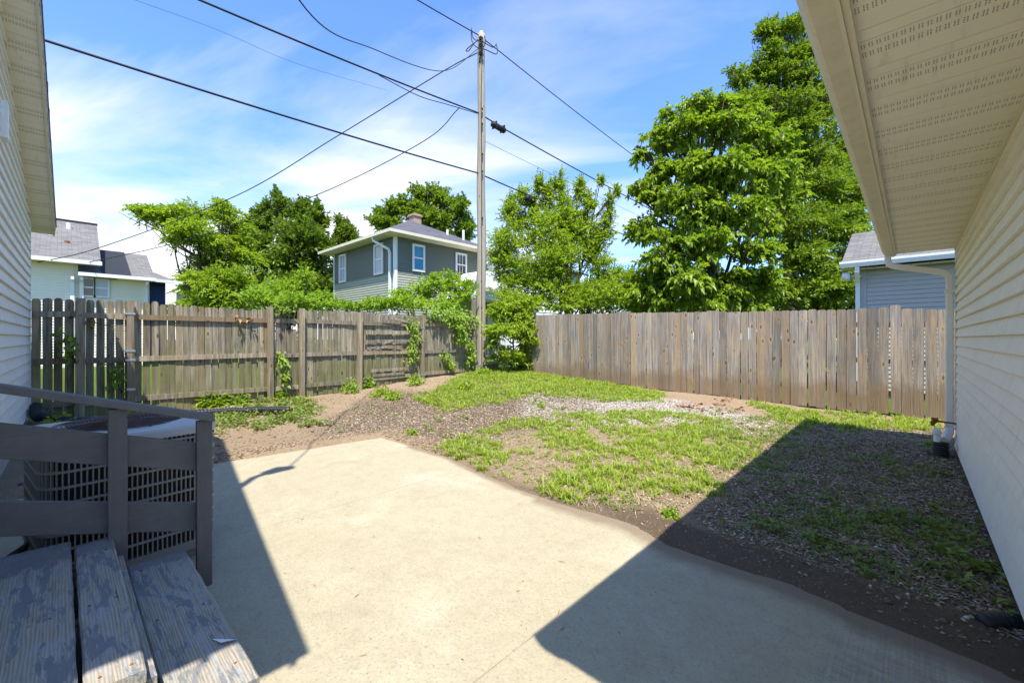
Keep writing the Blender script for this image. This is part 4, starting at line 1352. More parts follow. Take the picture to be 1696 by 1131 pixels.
MB().box(XA + 0.35, XA + 0.48, ym, e1[1] + 0.03, zl - 0.15, zl - 0.01).build('gutter', 'white', ph)
MB().box(XA - .02, XA + 0.45, yl, e0[1], zt - 0.14, zt - 0.10).box(XA - .02, XA + 0.35, ym + .1, e1[1], zl - 0.14, zl - 0.10).build('soffit', 'trim', ph)
for y in (ym - 0.16, ym + 0.10, yr - 0.12):
    MB().box(XA, XA + 0.09, y - 0.06, y + 0.06, 0.2, zl - 0.3).box(XA, XA + 0.4, y - 0.045, y + 0.045, zl - 0.32, zl - 0.2).build('downspout', 'white', ph)
wa, wb = (-24.6, 0.56, 3.17, 17.28), (-24.6, 1.33, 3.84, 17.83)
wn = window(ph, (XA + 0.01, wa[1], wa[2]), (0, 1, 0), (1, 0, 0), (wb[1] - wa[1]) * 0.47, wb[2] - wa[2], pane='glass_dark', trim=0.06)
wn = window(ph, (XA + 0.01, wa[1] + (wb[1] - wa[1]) * 0.53, wa[2]), (0, 1, 0), (1, 0, 0), (wb[1] - wa[1]) * 0.47, wb[2] - wa[2], pane='glass_grey', trim=0.06)
for (q, h, m_) in (((-28.3, 0.24, 6.3, 19.58), 0.42, 'white'), ((-26.2, 0.17, 5.16, 18.08), 0.40, 'rust')):
    MB().tube([(q[0], q[1], q[2] - 0.35), (q[0], q[1], q[2] + h * .2)], [0.2, 0.09], 14).build('vent_flashing', 'white', ph)
    MB().tube([(q[0], q[1], q[2]), (q[0], q[1], q[2] + h)], 0.09, 12).build('vent_pipe', m_, ph)
q = (-26.8, -0.69, 5.44, 17.87)
MB().box(q[0] - .3, q[0] + .3, q[1] - .3, q[1] + .3, q[2] - 0.3, q[2] + .02).build('roof_vent', 'steel', ph)

nv = thing('house', 'navy blue house side peeking out beyond the pale cream house', 'house', (-29, 5, 0))
n0, n1, n2 = (-28.0, 2.53, 4.33, 21.04), (-28.0, 3.68, 4.36, 21.87), (-28.0, 4.02, 4.33, 22.13)
MB().box(-35, -28, n0[1], n1[1], -0.1, n1[2]).build('wall', 'navy', nv)
laps((-28, n0[1]), (-28, n1[1]), 0.1, n1[2] - .05, 0.16, 0.03, (1, 0)).build('siding', 'navy', nv, kind='stuff')
roof_slab([(-27.6, n0[1], n1[2] + .02), (-27.6, n2[1], n1[2] + .02), (-31, n2[1] - .4, n1[2] + 0.75), (-31, n0[1], n1[2] + 0.75)], 'shingle_pale', nv, 0.1)
MB().box(-27.6, -27.45, n0[1], n2[1], n1[2] - .13, n1[2] + .02).build('gutter', 'white', nv)

fhz = thing('house', 'small distant grey-roofed house half hidden by the feathery tree', 'house', (-55, 10, 0))
q = (-54.99, 10.03, 6.58, 45)
MB().box(q[0] - 5, q[0] + 1.0, q[1] - 1.2, q[1] + 6, -0.1, q[2]).build('wall', 'grey_green', fhz)
roof_slab([(q[0] + 1.6, q[1] - 2.0, q[2] - .1), (q[0] + 1.6, q[1] + 6, q[2] - .1), (q[0] - 2, q[1] + 6, q[2] + 1.6), (q[0] - 2, q[1] + 0.4, q[2] + 1.6)], 'shingle_pale', fhz, 0.1)
roof_slab([(q[0] - 6, q[1] - 2.0, q[2] - .1), (q[0] + 1.6, q[1] - 2.0, q[2] - .1), (q[0] - 2, q[1] + 0.4, q[2] + 1.6)], 'shingle_pale', fhz, 0.1)

# grey-green two-storey house in the middle
gh = thing('house', 'two-storey grey-green and sage sided house with a hip roof and brick chimney', 'house', (-18.4, 12, 0))
cx0, cx1, cy0, cy1, zs, ze = -21.2, -15.5, 9.42, 14.6, 4.13, 5.62
MB().box(cx0 + 0.02, cx1 - 0.02, cy0 + 0.02, cy1, -0.1, ze).build('wall', 'foundation', gh)
for (z0, z1, m_) in ((0.2, zs, 'sage'), (zs, ze, 'grey_green')):
    laps((cx0 + .05, cy0 + .02), (cx1 - .09, cy0 + .02), z0, z1, 0.105, 0.028, (0, -1)).build('siding', m_, gh, kind='stuff')
    laps((cx1 - .02, cy0 + .09), (cx1 - .02, cy1), z0, z1, 0.105, 0.028, (1, 0)).build('siding', m_, gh, kind='stuff')
MB().box(cx1 - 0.11, cx1 + 0.02, cy0 - 0.02, cy0 + 0.11, 0.1, ze).build('corner_board', 'white', gh)
MB().box(cx0 - 0.02, cx0 + 0.08, cy0 - 0.02, cy0 + 0.08, 0.1, ze).build('corner_board', 'white', gh)
OV = 0.47
E = [(cx0 - OV, cy0 - OV), (cx1 + OV, cy0 - OV), (cx1 + OV, cy1 + OV), (cx0 - OV, cy1 + OV)]
ap = (-18.35, 12.0, 7.35)
MB().box(E[0][0], E[1][0], E[0][1], E[2][1], ze, ze + 0.03).build('soffit', 'trim', gh)
for k in range(4):
    roof_slab([(*E[k], ze + 0.13), (*E[(k + 1) % 4], ze + 0.13), ap], 'shingle_dark', gh, 0.03)
MB().box(E[0][0] - .1, E[1][0] + .1, E[0][1] - .1, E[0][1], ze + 0.02, ze + 0.14).box(E[1][0], E[1][0] + .1, E[0][1], E[2][1], ze + 0.02, ze + 0.14).build('gutter', 'trim', gh)
ch = MB().box(-18.75, -18.30, 12.2, 12.65, 6.9, 7.75).box(-18.80, -18.25, 12.15, 12.70, 7.62, 7.70).build('chimney', 'brick', gh)
for (xx, yy) in ((-16.6, 13.0), (-16.1, 13.6)):
    MB().tube([(xx, yy, 6.0), (xx, yy, 6.75)], 0.06, 10).build('roof_vent', 'white', gh)
rect_tube([(cx1 - 0.9, cy0 - OV - .03, ze + .04), (cx1 - 0.9, cy0 - OV, ze - 0.12), (cx1 - 0.32, cy0 - 0.10, ze - 0.50), (cx1 - 0.27, cy0 - 0.07, ze - 0.65), (cx1 - 0.27, cy0 - 0.07, 0.3)], 0.11, 0.08, (0, 1, 0)).build('downspout', 'white', gh)
window(gh, (-20.45, cy0 - 0.01, 4.22), (1, 0, 0), (0, -1, 0), 0.55, 1.18, pane='glass_grey', bars=1)
window(gh, (-17.05, cy0 - 0.01, 4.25), (1, 0, 0), (0, -1, 0), 0.58, 1.15, pane='glass_grey')
window(gh, (cx1 + 0.01, 10.33, 4.38), (0, 1, 0), (1, 0, 0), 0.46, 0.98, pane='glass_blue')
window(gh, (cx1 + 0.01, 12.68, 4.42), (0, 1, 0), (1, 0, 0), 0.5, 0.92, pane='glass_dark', bars=2)

# white house glimpsed through the young tree
wh = thing('house', 'white-sided house glimpsed through the young tree right of the pole', 'house', (-15, 15, 0))
MB().box(-17.0, -14.02, 13.6 + 1.05, 20.5, -0.1, 5.15).build('wall', 'house_white', wh)
laps((-14.02, 14.66), (-14.02, 20.5), 0.3, 5.1, 0.19, 0.035, (1, 0)).build('siding', 'house_white', wh, kind='stuff')
roof_slab([(-13.6, 14.4, 5.1), (-13.6, 20.8, 5.1), (-16, 20.8, 6.0), (-16, 14.4, 6.0)], 'shingle_dark', wh, 0.08)
MB().prism([(-14.0, 11.75, 3.2), (-14.0, 14.64, 3.2), (-14.0, 14.64, 4.55), (-14.0, 13.0, 4.45)], (0, 0, 0), (-1.4, 0, 0)).build('porch_gable', 'house_white', wh)
MB().beam((-13.9, 11.6, 3.1), (-13.9, 12.75, 4.45), 0.10, 0.16).build('rake_board', 'white', wh)
MB().beam((-13.9, 12.7, 3.62), (-13.9, 14.9, 3.72), 0.10, 0.12).build('porch_beam', 'white', wh)

# lilac-grey shed behind the right-hand fence
sh = thing('shed', 'lilac-grey sided outbuilding with a shingle roof behind the right-hand fence', 'shed', (2, 14, 0))
MB().box(-0.88, 6.5, 13.02, 18, -0.1, 3.02).build('wall', 'foundation', sh)
for k in range(30):
    z = 0.1 + k * 0.1
    if z > 2.95:
        break
    MB().prism([(-0.77, 13.02, z), (-0.77, 12.998, z), (-0.77, 13.015, z + 0.099), (-0.77, 13.02, z + 0.099)], (-0.77, 0, 0), (6.5, 0, 0)).build('siding_board', 'lilac', sh)
MB().box(-0.90, -0.772, 12.99, 13.10, 0.0, 3.0).build('corner_board', 'lilac', sh)
roof_slab([(-1.22, 12.68, 3.17), (6.8, 12.68, 3.17), (6.8, 15.3, 4.35), (-1.22, 15.3, 4.35)], 'shingle_pale', sh, 0.05)
roof_slab([(6.8, 17.9, 3.17), (-1.22, 17.9, 3.17), (-1.22, 15.3, 4.35), (6.8, 15.3, 4.35)], 'shingle_pale', sh, 0.05)
MB().prism([(-0.89, 13.1, 3.0), (-0.89, 17.5, 3.0), (-0.89, 15.3, 4.2)], (0, 0, 0), (0.1, 0, 0)).build('gable_end', 'lilac', sh)
mb = MB()
for k in range(26):
    mb.box(-1.2 + k * 0.3, -1.2 + k * 0.3 + 0.293, 12.70, 13.0, 3.02, 3.03)
mb.build('soffit', 'trim', sh, kind='stuff')
MB().prism([(-1.24, 12.68, 3.10), (-1.24, 12.68, 3.20), (-1.24, 12.55, 3.20), (-1.24, 12.55, 3.15), (-1.24, 12.58, 3.06)], (-1.24, 0, 0), (6.8, 0, 0)).build('gutter', 'white', sh)
MB().box(-1.23, -1.21, 12.7, 15.3, 3.0, 3.05).build('rake_board', 'white', sh)
rect_tube([(-0.92, 12.62, 3.08), (-0.92, 12.64, 2.96), (-0.93, 12.90, 2.72), (-0.93, 12.93, 2.62), (-0.93, 12.93, 0.4)], 0.085, 0.07, (1, 0, 0)).build('downspout', 'white', sh)
MB().tube([(-0.85, 12.85, 2.87), (-1.10, 12.80, 2.87)], 0.05, 12).build('vent_pipe', 'steel', sh, True)
MB().tube([(-1.06, 12.80, 2.87), (-1.07, 12.80, 2.87), (-1.20, 12.78, 2.87), (-1.21, 12.78, 2.87)], [0.06, 0.10, 0.10, 0.07], 14).build('vent_cap', 'white', sh, True)


# ------------------------------------------------------------------ foliage
def unit(v):
    return v / (np.linalg.norm(v, axis=-1, keepdims=True) + 1e-9)


def leaves(base, d, n, ln, wd, fold=0.25, droop=0.35):
    """base (N,3), direction d, normal n; two-triangle folded leaf with a drooping tip"""
    N = len(base)
    s = unit(np.cross(d, n))
    ln = ln[:, None]
    wd = wd[:, None]
    mid = base + d * ln * 0.45
    tip = base + d * ln - np.array([0, 0, 1]) * ln * droop
    a = mid + s * wd * 0.5 + n * wd * fold
    b = mid - s * wd * 0.5 + n * wd * fold
    V = np.stack([base, a, tip, b], 1).reshape(-1, 3)
    i = np.arange(N)[:, None] * 4
    F = np.concatenate([i + np.array([[0, 1, 2]]), i + np.array([[0, 2, 3]])], 0)
    return V, F


def sprays(org, d, L, k, ln, wd, rs, droop=0.3, spread=0.9, curl=0.25):
    """twigs with k leaves each"""
    N = len(org)
    side = unit(np.cross(d, rs.normal(size=(N, 3))))
    up = unit(np.array([[0, 0, 1.0]]) - d * d[:, 2:3])
    t = (np.arange(k) + 0.4) / k
    sg = np.where(np.arange(k) % 2, 1.0, -1.0)
    B = org[:, None, :] + d[:, None, :] * (L[:, None] * t[None])[..., None]
    B = B - np.array([0, 0, 1]) * (curl * L[:, None] * t[None] ** 2)[..., None]
    sd = unit(side[:, None, :] * 1.0 + rs.normal(size=(N, k, 3)) * 0.35)
    D = unit(d[:, None, :] * (0.35 + 0.5 * t[None, :, None]) + sd * sg[None, :, None] * spread * (1.15 - t[None, :, None]) + rs.normal(size=(N, k, 3)) * 0.22)
    Nn = unit(up[:, None, :] + rs.normal(size=(N, k, 3)) * 0.45 + np.array([0, 0, 0.5]))
    l_ = ln * (0.65 + 0.7 * rs.rand(N, k))
    w_ = wd * (0.65 + 0.7 * rs.rand(N, k))
    return leaves(B.reshape(-1, 3), D.reshape(-1, 3), Nn.reshape(-1, 3), l_.ravel(), w_.ravel(), droop=droop)


def crown(blobs, dens, L, k, ln, wd, seed, droop=0.3, depth=1.0, upb=0.25, curl=0.25, jut=0.16, flat=1.0, sub=9, subr=0.46, size=1.0):
    """every blob of the crown breaks up into clumps with gaps between them; each clump is a ragged dome of leafy twigs"""
    rs = np.random.RandomState(seed)
    O, D = [], []
    for (x, y, z, rx, rz) in blobs:
        rx, rz = rx * size, rz * size
        n = max(24, int(dens * (rx * rz * 1.3 + 0.25 * rx + 0.25 * rz)))
        m = sub
        cu = unit(rs.normal(size=(m, 3)) + np.array([0, 0, 0.25]))
        rad = 0.50 + 0.30 * rs.rand(m)
        cc = np.array([x, y, z]) + cu * np.array([rx * depth, rx * depth, rz]) * rad[:, None]
        cr = subr * (0.7 + 0.6 * rs.rand(m))
        w_ = cr ** 2 / (cr ** 2).sum()
        pick = rs.choice(m, n, p=w_)
        u = unit(rs.normal(size=(n, 3)))
        u[:, 2] = np.where((u[:, 2] < -0.1) & (rs.rand(n) < 0.75), -u[:, 2], u[:, 2])
        r = (0.55 + 0.5 * rs.rand(n)) * (1 + jut * rs.normal(size=n))
        p = cc[pick] + u * np.array([rx * depth, rx * depth, rz * 0.85]) * (cr[pick] * r)[:, None]
        inner = rs.rand(n) < 0.10
        q = unit(rs.normal(size=(n, 3))) * (rs.rand(n, 1) ** 0.5) * 0.6
        p = np.where(inner[:, None], np.array([x, y, z]) + q * np.array([rx, rx, rz]), p)
        dd = unit((u + 0.6 * cu[pick]) * np.array([1, 1, flat]) + rs.normal(size=(n, 3)) * 0.38 + np.array([0, 0, upb]))
        O.append(p)
        D.append(dd)
    O, D = np.concatenate(O), np.concatenate(D)
    Ls = L * (0.6 + 0.8 * rs.rand(len(O)))
    return sprays(O - D * Ls[:, None] * 0.5, D, Ls, k, ln, wd, rs, droop, curl=curl), O


def limb_tubes(mb, root, top, r0, r1, blobs, rs, Osub, sub=60, ground=0.2):
    """tapered trunk, a limb to every blob and twigs to some of the sprays"""
    root, top = Vector(root), Vector(top)
    n = 10
    trunk = []
    for i in range(n + 1):
        t = i / n
        p = root.lerp(top, t) + Vector((math.sin(t * 5) * 0.05, math.cos(t * 4) * 0.05, 0)) * (top - root).length * 0.15
        trunk.append(p)
    mb.tube(trunk, [r0 * (1.25 if i == 0 else 1) * (1 - 0.6 * i / n) + r1 * i / n for i in range(n + 1)], 9)
    for (x, y, z, rx, rz) in blobs:
        c = Vector((x, y, z))
        far_ = math.hypot(c.x - root.x, c.y - root.y) > 1.4
        h = (c.z - root.z) * (rs.uniform(0.78, 0.92) if far_ else rs.uniform(0.35, 0.6))
        t = min(0.95, max(0.12, h / max(0.1, (top.z - root.z))))
        s = trunk[int(t * n)]
        m = s.lerp(c, 0.55) + Vector((rs.normal() * 0.1, rs.normal() * 0.1, -0.10 * (c - s).length))
        rr = max(0.018, r0 * 0.28)
        mb.tube(curve([s, m, c + Vector((0, 0, rz * 0.4))], 4), [rr * (1 - 0.085 * q) for q in range(9)], 6)
        for j in range(3):
            e = c + Vector((rs.normal() * rx * 0.6, rs.normal() * rx * 0.6, rs.uniform(-0.2, 0.9) * rz))
            mb.tube([m.lerp(c, 0.3), m.lerp(e, 0.6) + Vector((0, 0, 0.03)), e], [rr * 0.5, rr * 0.35, rr * 0.15], 5)


def tree(name, label, blobs, root, top, r0, mat, dens, L, k, ln, wd, seed, group=None, cat='tree', bark='bark', crownname='crown', **kw):
    t = thing(name, label, cat, root, group)
    (Vt, Ft), O = crown(blobs, dens, L, k, ln, wd, seed, **kw)
    link(crownname, np_mesh(crownname, Vt, Ft, mat), t, kind=None)
    mb = MB()
    limb_tubes(mb, root, top, r0, r0 * 0.2, blobs, np.random.RandomState(seed + 1), O)
    mb.build('trunk' if cat == 'tree' else 'stems', bark, t, True)
    return t


T = {'locust': [(-21.7, 2.23, 6.31, 0.75, 0.23), (-21.45, 2.6, 6.19, 0.66, 0.28), (-21.31, 3.01, 6.16, 0.86, 0.48), (-20.25, 3.6, 6.31, 0.84, 0.38), (-19.92, 4.46, 6.62, 0.63, 0.34), (-20.16, 3.68, 5.53, 1.13, 0.61), (-20.16, 4.78, 5.9, 0.84, 0.69), (-19.92, 3.08, 5.15, 0.54, 0.36), (-20.15, 4.1, 4.77, 1.05, 0.81), (-20.12, 5.09, 4.79, 0.85, 1.0), (-21.16, 3.56, 3.61, 0.49, 0.63), (-19.1, 3.85, 3.46, 0.86, 0.77), (-20.16, 3.68, 2.83, 0.8, 0.42), (-18.71, 4.64, 3.27, 0.83, 0.83), (-20.13, 4.26, 2.75, 1.2, 0.43)], 'maple': [(-27.39, 7.17, 7.41, 0.41, 0.75), (-26.89, 7.64, 7.65, 0.55, 1.37), (-26.52, 7.99, 8.09, 0.41, 1.16), (-25.97, 8.51, 8.54, 0.51, 1.16), (-24.79, 8.8, 8.16, 0.4, 1.13), (-24.9, 9.51, 8.33, 0.48, 1.16), (-25.02, 10.23, 8.01, 0.49, 1.19), (-25.96, 7.14, 5.69, 1.11, 1.37), (-24.79, 7.97, 6.14, 1.17, 1.69), (-24.27, 9.02, 6.05, 1.19, 1.82), (-24.31, 10.08, 5.87, 0.89, 1.78), (-25.49, 7.59, 4.05, 1.5, 1.11), (-24.06, 8.94, 4.05, 1.83, 1.11), (-24.23, 10.15, 3.82, 1.02, 0.89)], 'maple2': [(-26.4, 12.23, 8.51, 0.35, 0.92), (-26.09, 12.52, 7.74, 0.46, 1.08), (-25.72, 12.86, 7.28, 0.38, 0.84), (-26.56, 12.07, 6.82, 0.69, 1.54), (-25.86, 12.73, 6.05, 0.84, 1.15), (-26.28, 12.34, 4.9, 1.0, 1.31)], 'backtree': [(-31.06, 17.46, 11.02, 0.68, 0.77), (-30.46, 18.02, 11.6, 0.87, 1.06), (-29.65, 18.78, 11.99, 0.68, 0.87), (-28.87, 19.51, 12.57, 0.77, 1.16), (-28.1, 20.24, 12.81, 0.68, 0.87), (-27.29, 21.01, 12.48, 0.87, 1.06), (-26.48, 21.77, 11.6, 0.97, 1.16), (-25.88, 22.33, 10.25, 0.68, 0.87), (-30.28, 18.19, 10.15, 1.74, 0.87), (-28.52, 19.84, 11.12, 1.64, 1.26), (-27.11, 21.17, 10.54, 1.64, 1.16), (-27.0, 22.65, 9.66, 1.1, 0.7)], 'young': [(-10.74, 11.31, 6.19, 0.24, 0.44), (-10.58, 11.46, 5.82, 0.49, 0.44), (-10.08, 11.93, 6.04, 0.36, 0.49), (-9.77, 12.22, 6.53, 0.22, 0.58), (-9.44, 12.54, 7.01, 0.24, 0.58), (-9.29, 12.68, 6.08, 0.49, 0.62), (-8.92, 13.03, 6.79, 0.18, 0.58), (-8.64, 13.29, 6.19, 0.27, 0.53), (-8.85, 13.09, 5.19, 0.67, 0.53), (-9.46, 11.83, 5.18, 0.77, 0.69), (-10.46, 11.17, 4.9, 0.74, 0.65), (-10.91, 11.16, 4.09, 0.53, 0.67), (-9.66, 11.24, 3.95, 0.97, 0.72), (-9.13, 12.28, 4.02, 0.95, 0.74), (-8.48, 13.44, 4.31, 0.58, 0.53), (-7.95, 13.53, 3.6, 0.61, 0.44), (-8.08, 13.82, 6.3, 0.13, 0.44), (-8.19, 13.71, 5.68, 0.22, 0.31), (-7.88, 14.0, 6.75, 0.11, 0.27), (-8.32, 13.59, 7.19, 0.11, 0.22), (-10.1, 11.1, 3.02, 0.94, 0.6), (-8.91, 11.81, 2.88, 1.05, 0.59), (-8.16, 12.92, 2.87, 0.94, 0.51), (-7.72, 14.29, 3.43, 0.67, 0.58), (-7.43, 14.43, 2.75, 0.67, 0.4), (-9.13, 12.83, 5.53, 0.58, 0.58), (-8.48, 13.72, 5.02, 0.45, 0.49), (-10.37, 11.66, 6.53, 0.27, 0.4), (-9.97, 12.04, 6.97, 0.18, 0.44)], 'catalpa': [(-6.75, 15.07, 8.52, 0.58, 0.53), (-6.41, 15.66, 9.4, 0.58, 0.45), (-5.97, 16.36, 10.07, 0.59, 0.41), (-5.32, 16.7, 9.92, 0.54, 0.36), (-5.01, 17.81, 10.47, 0.51, 0.37), (-4.23, 17.44, 9.3, 0.58, 0.53), (-5.75, 15.19, 8.57, 0.77, 0.6), (-4.83, 15.78, 8.47, 0.76, 0.63), (-4.12, 16.73, 8.04, 0.64, 0.64), (-6.58, 14.82, 7.41, 0.65, 0.57), (-5.37, 14.72, 7.05, 0.78, 0.61), (-4.41, 15.35, 6.87, 0.77, 0.65), (-3.8, 16.75, 6.89, 0.63, 0.72), (-7.13, 14.58, 6.67, 0.49, 0.44), (-6.21, 14.48, 6.05, 0.72, 0.55), (-5.0, 14.52, 5.7, 0.76, 0.6), (-4.13, 15.34, 5.4, 0.8, 0.6), (-3.6, 16.94, 5.63, 0.59, 0.72), (-7.02, 14.55, 5.26, 0.57, 0.53), (-5.81, 14.04, 4.65, 0.73, 0.57), (-4.72, 14.51, 4.36, 0.75, 0.51), (-3.97, 15.77, 4.25, 0.69, 0.57), (-6.26, 13.88, 3.88, 0.78, 0.61), (-5.33, 14.08, 3.3, 0.79, 0.55), (-4.62, 15.43, 3.26, 0.82, 0.61), (-6.62, 13.96, 3.09, 0.71, 0.5), (-3.96, 16.87, 3.34, 0.77, 0.64), (-5.29, 15.07, 2.67, 1.04, 0.33), (-7.27, 14.58, 8.3, 0.22, 0.31), (-3.43, 17.92, 8.21, 0.66, 0.74), (-3.39, 18.23, 6.53, 0.58, 0.75), (-6.59, 14.12, 2.58, 0.76, 0.29), (-4.19, 16.25, 2.57, 0.84, 0.29)], 'tall': [(-5.39, 23.77, 16.31, 0.42, 0.42), (-4.96, 24.18, 16.72, 0.48, 0.42), (-4.46, 24.65, 16.37, 0.66, 0.6), (-3.88, 25.74, 17.11, 0.61, 0.67), (-5.05, 24.09, 15.47, 0.54, 0.48), (-4.35, 24.75, 15.23, 0.66, 0.6), (-3.59, 25.47, 15.47, 0.6, 0.72), (-6.35, 22.87, 14.27, 0.48, 0.39), (-6.05, 23.15, 13.98, 0.3, 0.36), (-5.47, 24.11, 14.31, 0.3, 0.36), (-4.79, 24.34, 14.13, 0.72, 0.54), (-3.81, 25.26, 14.13, 0.9, 0.72), (-5.66, 23.52, 12.93, 0.9, 0.48), (-4.57, 24.55, 12.78, 1.19, 0.84), (-3.37, 25.67, 12.78, 1.02, 1.02), (-4.79, 24.34, 11.44, 1.25, 0.9), (-3.48, 25.57, 11.14, 1.25, 1.14), (-2.57, 27.25, 10.65, 0.92, 1.23), (-5.66, 23.52, 11.74, 0.9, 0.72), (-5.22, 23.93, 14.87, 0.78, 0.6), (-5.84, 22.66, 12.36, 0.76, 0.58), (-6.42, 22.8, 12.78, 0.6, 0.48), (-2.15, 27.93, 8.56, 0.62, 1.05), (-2.48, 27.61, 9.49, 0.81, 1.24), (-4.13, 24.95, 9.79, 1.43, 1.08), (-2.94, 26.08, 9.2, 1.19, 1.08)], 'side': [(-3.81, 20.45, 7.15, 0.75, 0.65), (-2.99, 21.22, 7.4, 0.85, 0.75), (-2.24, 22.62, 7.31, 0.72, 0.77), (-3.29, 19.84, 5.82, 0.9, 0.71), (-2.48, 21.15, 5.92, 0.88, 0.83), (-1.9, 22.25, 5.78, 0.45, 0.9), (-3.46, 19.68, 4.51, 1.0, 0.76), (-2.48, 20.33, 4.24, 0.94, 0.8), (-1.93, 21.4, 3.95, 0.53, 0.77), (-3.15, 20.25, 3.11, 1.2, 0.63), (-2.08, 20.98, 2.97, 0.81, 0.52), (-4.07, 19.65, 3.13, 0.97, 0.58), (-1.93, 24.28, 7.24, 0.43, 0.81)]}
S = {'a': [(-13.48, 3.79, 2.61, 0.44, 0.24), (-14.42, 4.55, 2.88, 0.49, 0.38), (-14.13, 5.1, 2.94, 0.5, 0.38), (-13.95, 5.27, 3.36, 0.23, 0.27), (-13.01, 4.5, 2.49, 0.62, 0.21), (-12.82, 5.1, 2.48, 0.53, 0.21)], 'b': [(-12.96, 5.52, 2.59, 0.4, 0.26), (-12.34, 5.83, 2.39, 0.51, 0.14), (-12.35, 6.37, 2.44, 0.48, 0.17), (-11.76, 6.65, 2.46, 0.44, 0.18)], 'c': [(-11.94, 7.43, 2.7, 0.46, 0.27), (-11.65, 7.99, 2.91, 0.55, 0.31), (-11.1, 8.23, 3.08, 0.54, 0.39), (-10.63, 8.54, 3.07, 0.46, 0.5), (-9.96, 8.48, 2.75, 0.33, 0.44), (-11.09, 7.28, 2.48, 0.73, 0.26), (-10.19, 7.85, 2.41, 0.65, 0.29), (-11.53, 6.72, 2.42, 0.51, 0.18)], 'd': [(-9.18, 9.21, 2.16, 0.33, 0.44), (-9.09, 9.71, 2.46, 0.49, 0.38), (-8.68, 10.1, 2.36, 0.38, 0.38), (-9.21, 8.91, 1.42, 0.18, 0.44), (-8.82, 9.28, 1.6, 0.58, 0.47), (-8.55, 9.81, 1.42, 0.37, 0.48), (-9.02, 9.23, 0.87, 0.48, 0.37), (-8.78, 9.87, 0.76, 0.38, 0.34), (-9.09, 9.85, 1.99, 0.65, 0.46)]}


def cen(b):
    a = np.array(b)
    return a[:, 0].mean(), a[:, 1].mean(), a[:, 2].max()


def mk(key, name, label, mat, r0, dens, L, k, ln, wd, seed, src=T, drop=0.75, at_=None, **kw):
    b = src[key]
    x, y, z = cen(b)
    if at_:
        x, y = at_
    return tree(name, label, b, (x, y, 0.2), (x, y, 0.2 + (z - 0.2) * drop), r0, mat, dens, L, k, ln, wd, seed, **kw)


mk('locust', 'locust_tree', 'feathery yellow-green tree reaching a long branch left over the pale house', 'leaf_locust', 0.16, 330, 0.42, 13, 0.105, 0.055, 1, droop=0.25, curl=0.45, jut=0.26, upb=0.30)
mk('maple', 'maple_tree', 'dark green tree of upright plumes left of the grey-green house', 'leaf_dark', 0.22, 190, 0.45, 9, 0.17, 0.13, 2, droop=0.3, jut=0.20, upb=0.7, flat=1.5)
mk('maple2', 'maple_tree', 'small dark upright tree just left of the grey-green house roof', 'leaf_dark', 0.14, 180, 0.45, 9, 0.17, 0.13, 3, droop=0.3, jut=0.20, upb=0.7, flat=1.5)
mk('backtree', 'elm_tree', 'dark spreading tree standing behind the roof of the grey-green house', 'leaf_mid', 0.3, 105, 0.60, 9, 0.24, 0.15, 4, droop=0.2, jut=0.24, upb=0.4)
mk('young', 'mulberry_tree', 'bright green young tree with sparse upright shoots right of the pole', 'leaf_bright', 0.13, 300, 0.36, 11, 0.088, 0.050, 5, droop=0.3, jut=0.30, upb=0.5, drop=0.8, sub=18, subr=0.42, size=1.18)
mk('catalpa', 'catalpa_tree', 'big catalpa tree with large drooping leaves above the right-hand fence', 'leaf_catalpa', 0.30, 165, 0.36, 8, 0.165, 0.115, 6, droop=0.55, jut=0.16, upb=0.2, curl=0.35, size=1.15)
mk('tall', 'hackberry_tree', 'tallest tree, rising behind the catalpa towards the garage gutter', 'leaf_mid', 0.32, 190, 0.42, 9, 0.135, 0.080, 7, droop=0.3, jut=0.2, upb=0.3, size=1.22)
mk('side', 'hackberry_tree', 'lower dark tree between the catalpa and the lilac-grey shed', 'leaf_mid', 0.25, 250, 0.40, 9, 0.125, 0.075, 8, droop=0.3, jut=0.2, upb=0.2, size=1.3)
mk('a', 'shrub', 'leafy bush with one arching shoot above the left fence near the dark tree', 'leaf_vine', 0.03, 210, 0.32, 10, 0.095, 0.060, 11, S, cat='shrub', crownname='foliage', sub=16, subr=0.42, droop=0.25, jut=0.3, upb=0.4)
mk('b', 'shrub', 'low bush above the fence in front of the grey-green house corner', 'leaf_vine', 0.03, 230, 0.30, 9, 0.095, 0.060, 12, S, cat='shrub', crownname='foliage', sub=16, subr=0.42, droop=0.3, jut=0.28, upb=0.4)
mk('c', 'shrub', 'wide bright bush spilling over the fence left of the utility pole', 'leaf_vine', 0.03, 230, 0.30, 9, 0.095, 0.062, 13, S, cat='shrub', crownname='foliage', sub=16, subr=0.42, droop=0.3, jut=0.28, upb=0.35)
mk('d', 'shrub', 'dense green shrub filling the fence corner right of the utility pole', 'leaf_bright', 0.035, 340, 0.30, 9, 0.09, 0.055, 14, S, cat='shrub', crownname='foliage', sub=16, subr=0.42, droop=0.4, jut=0.25, upb=0.15)
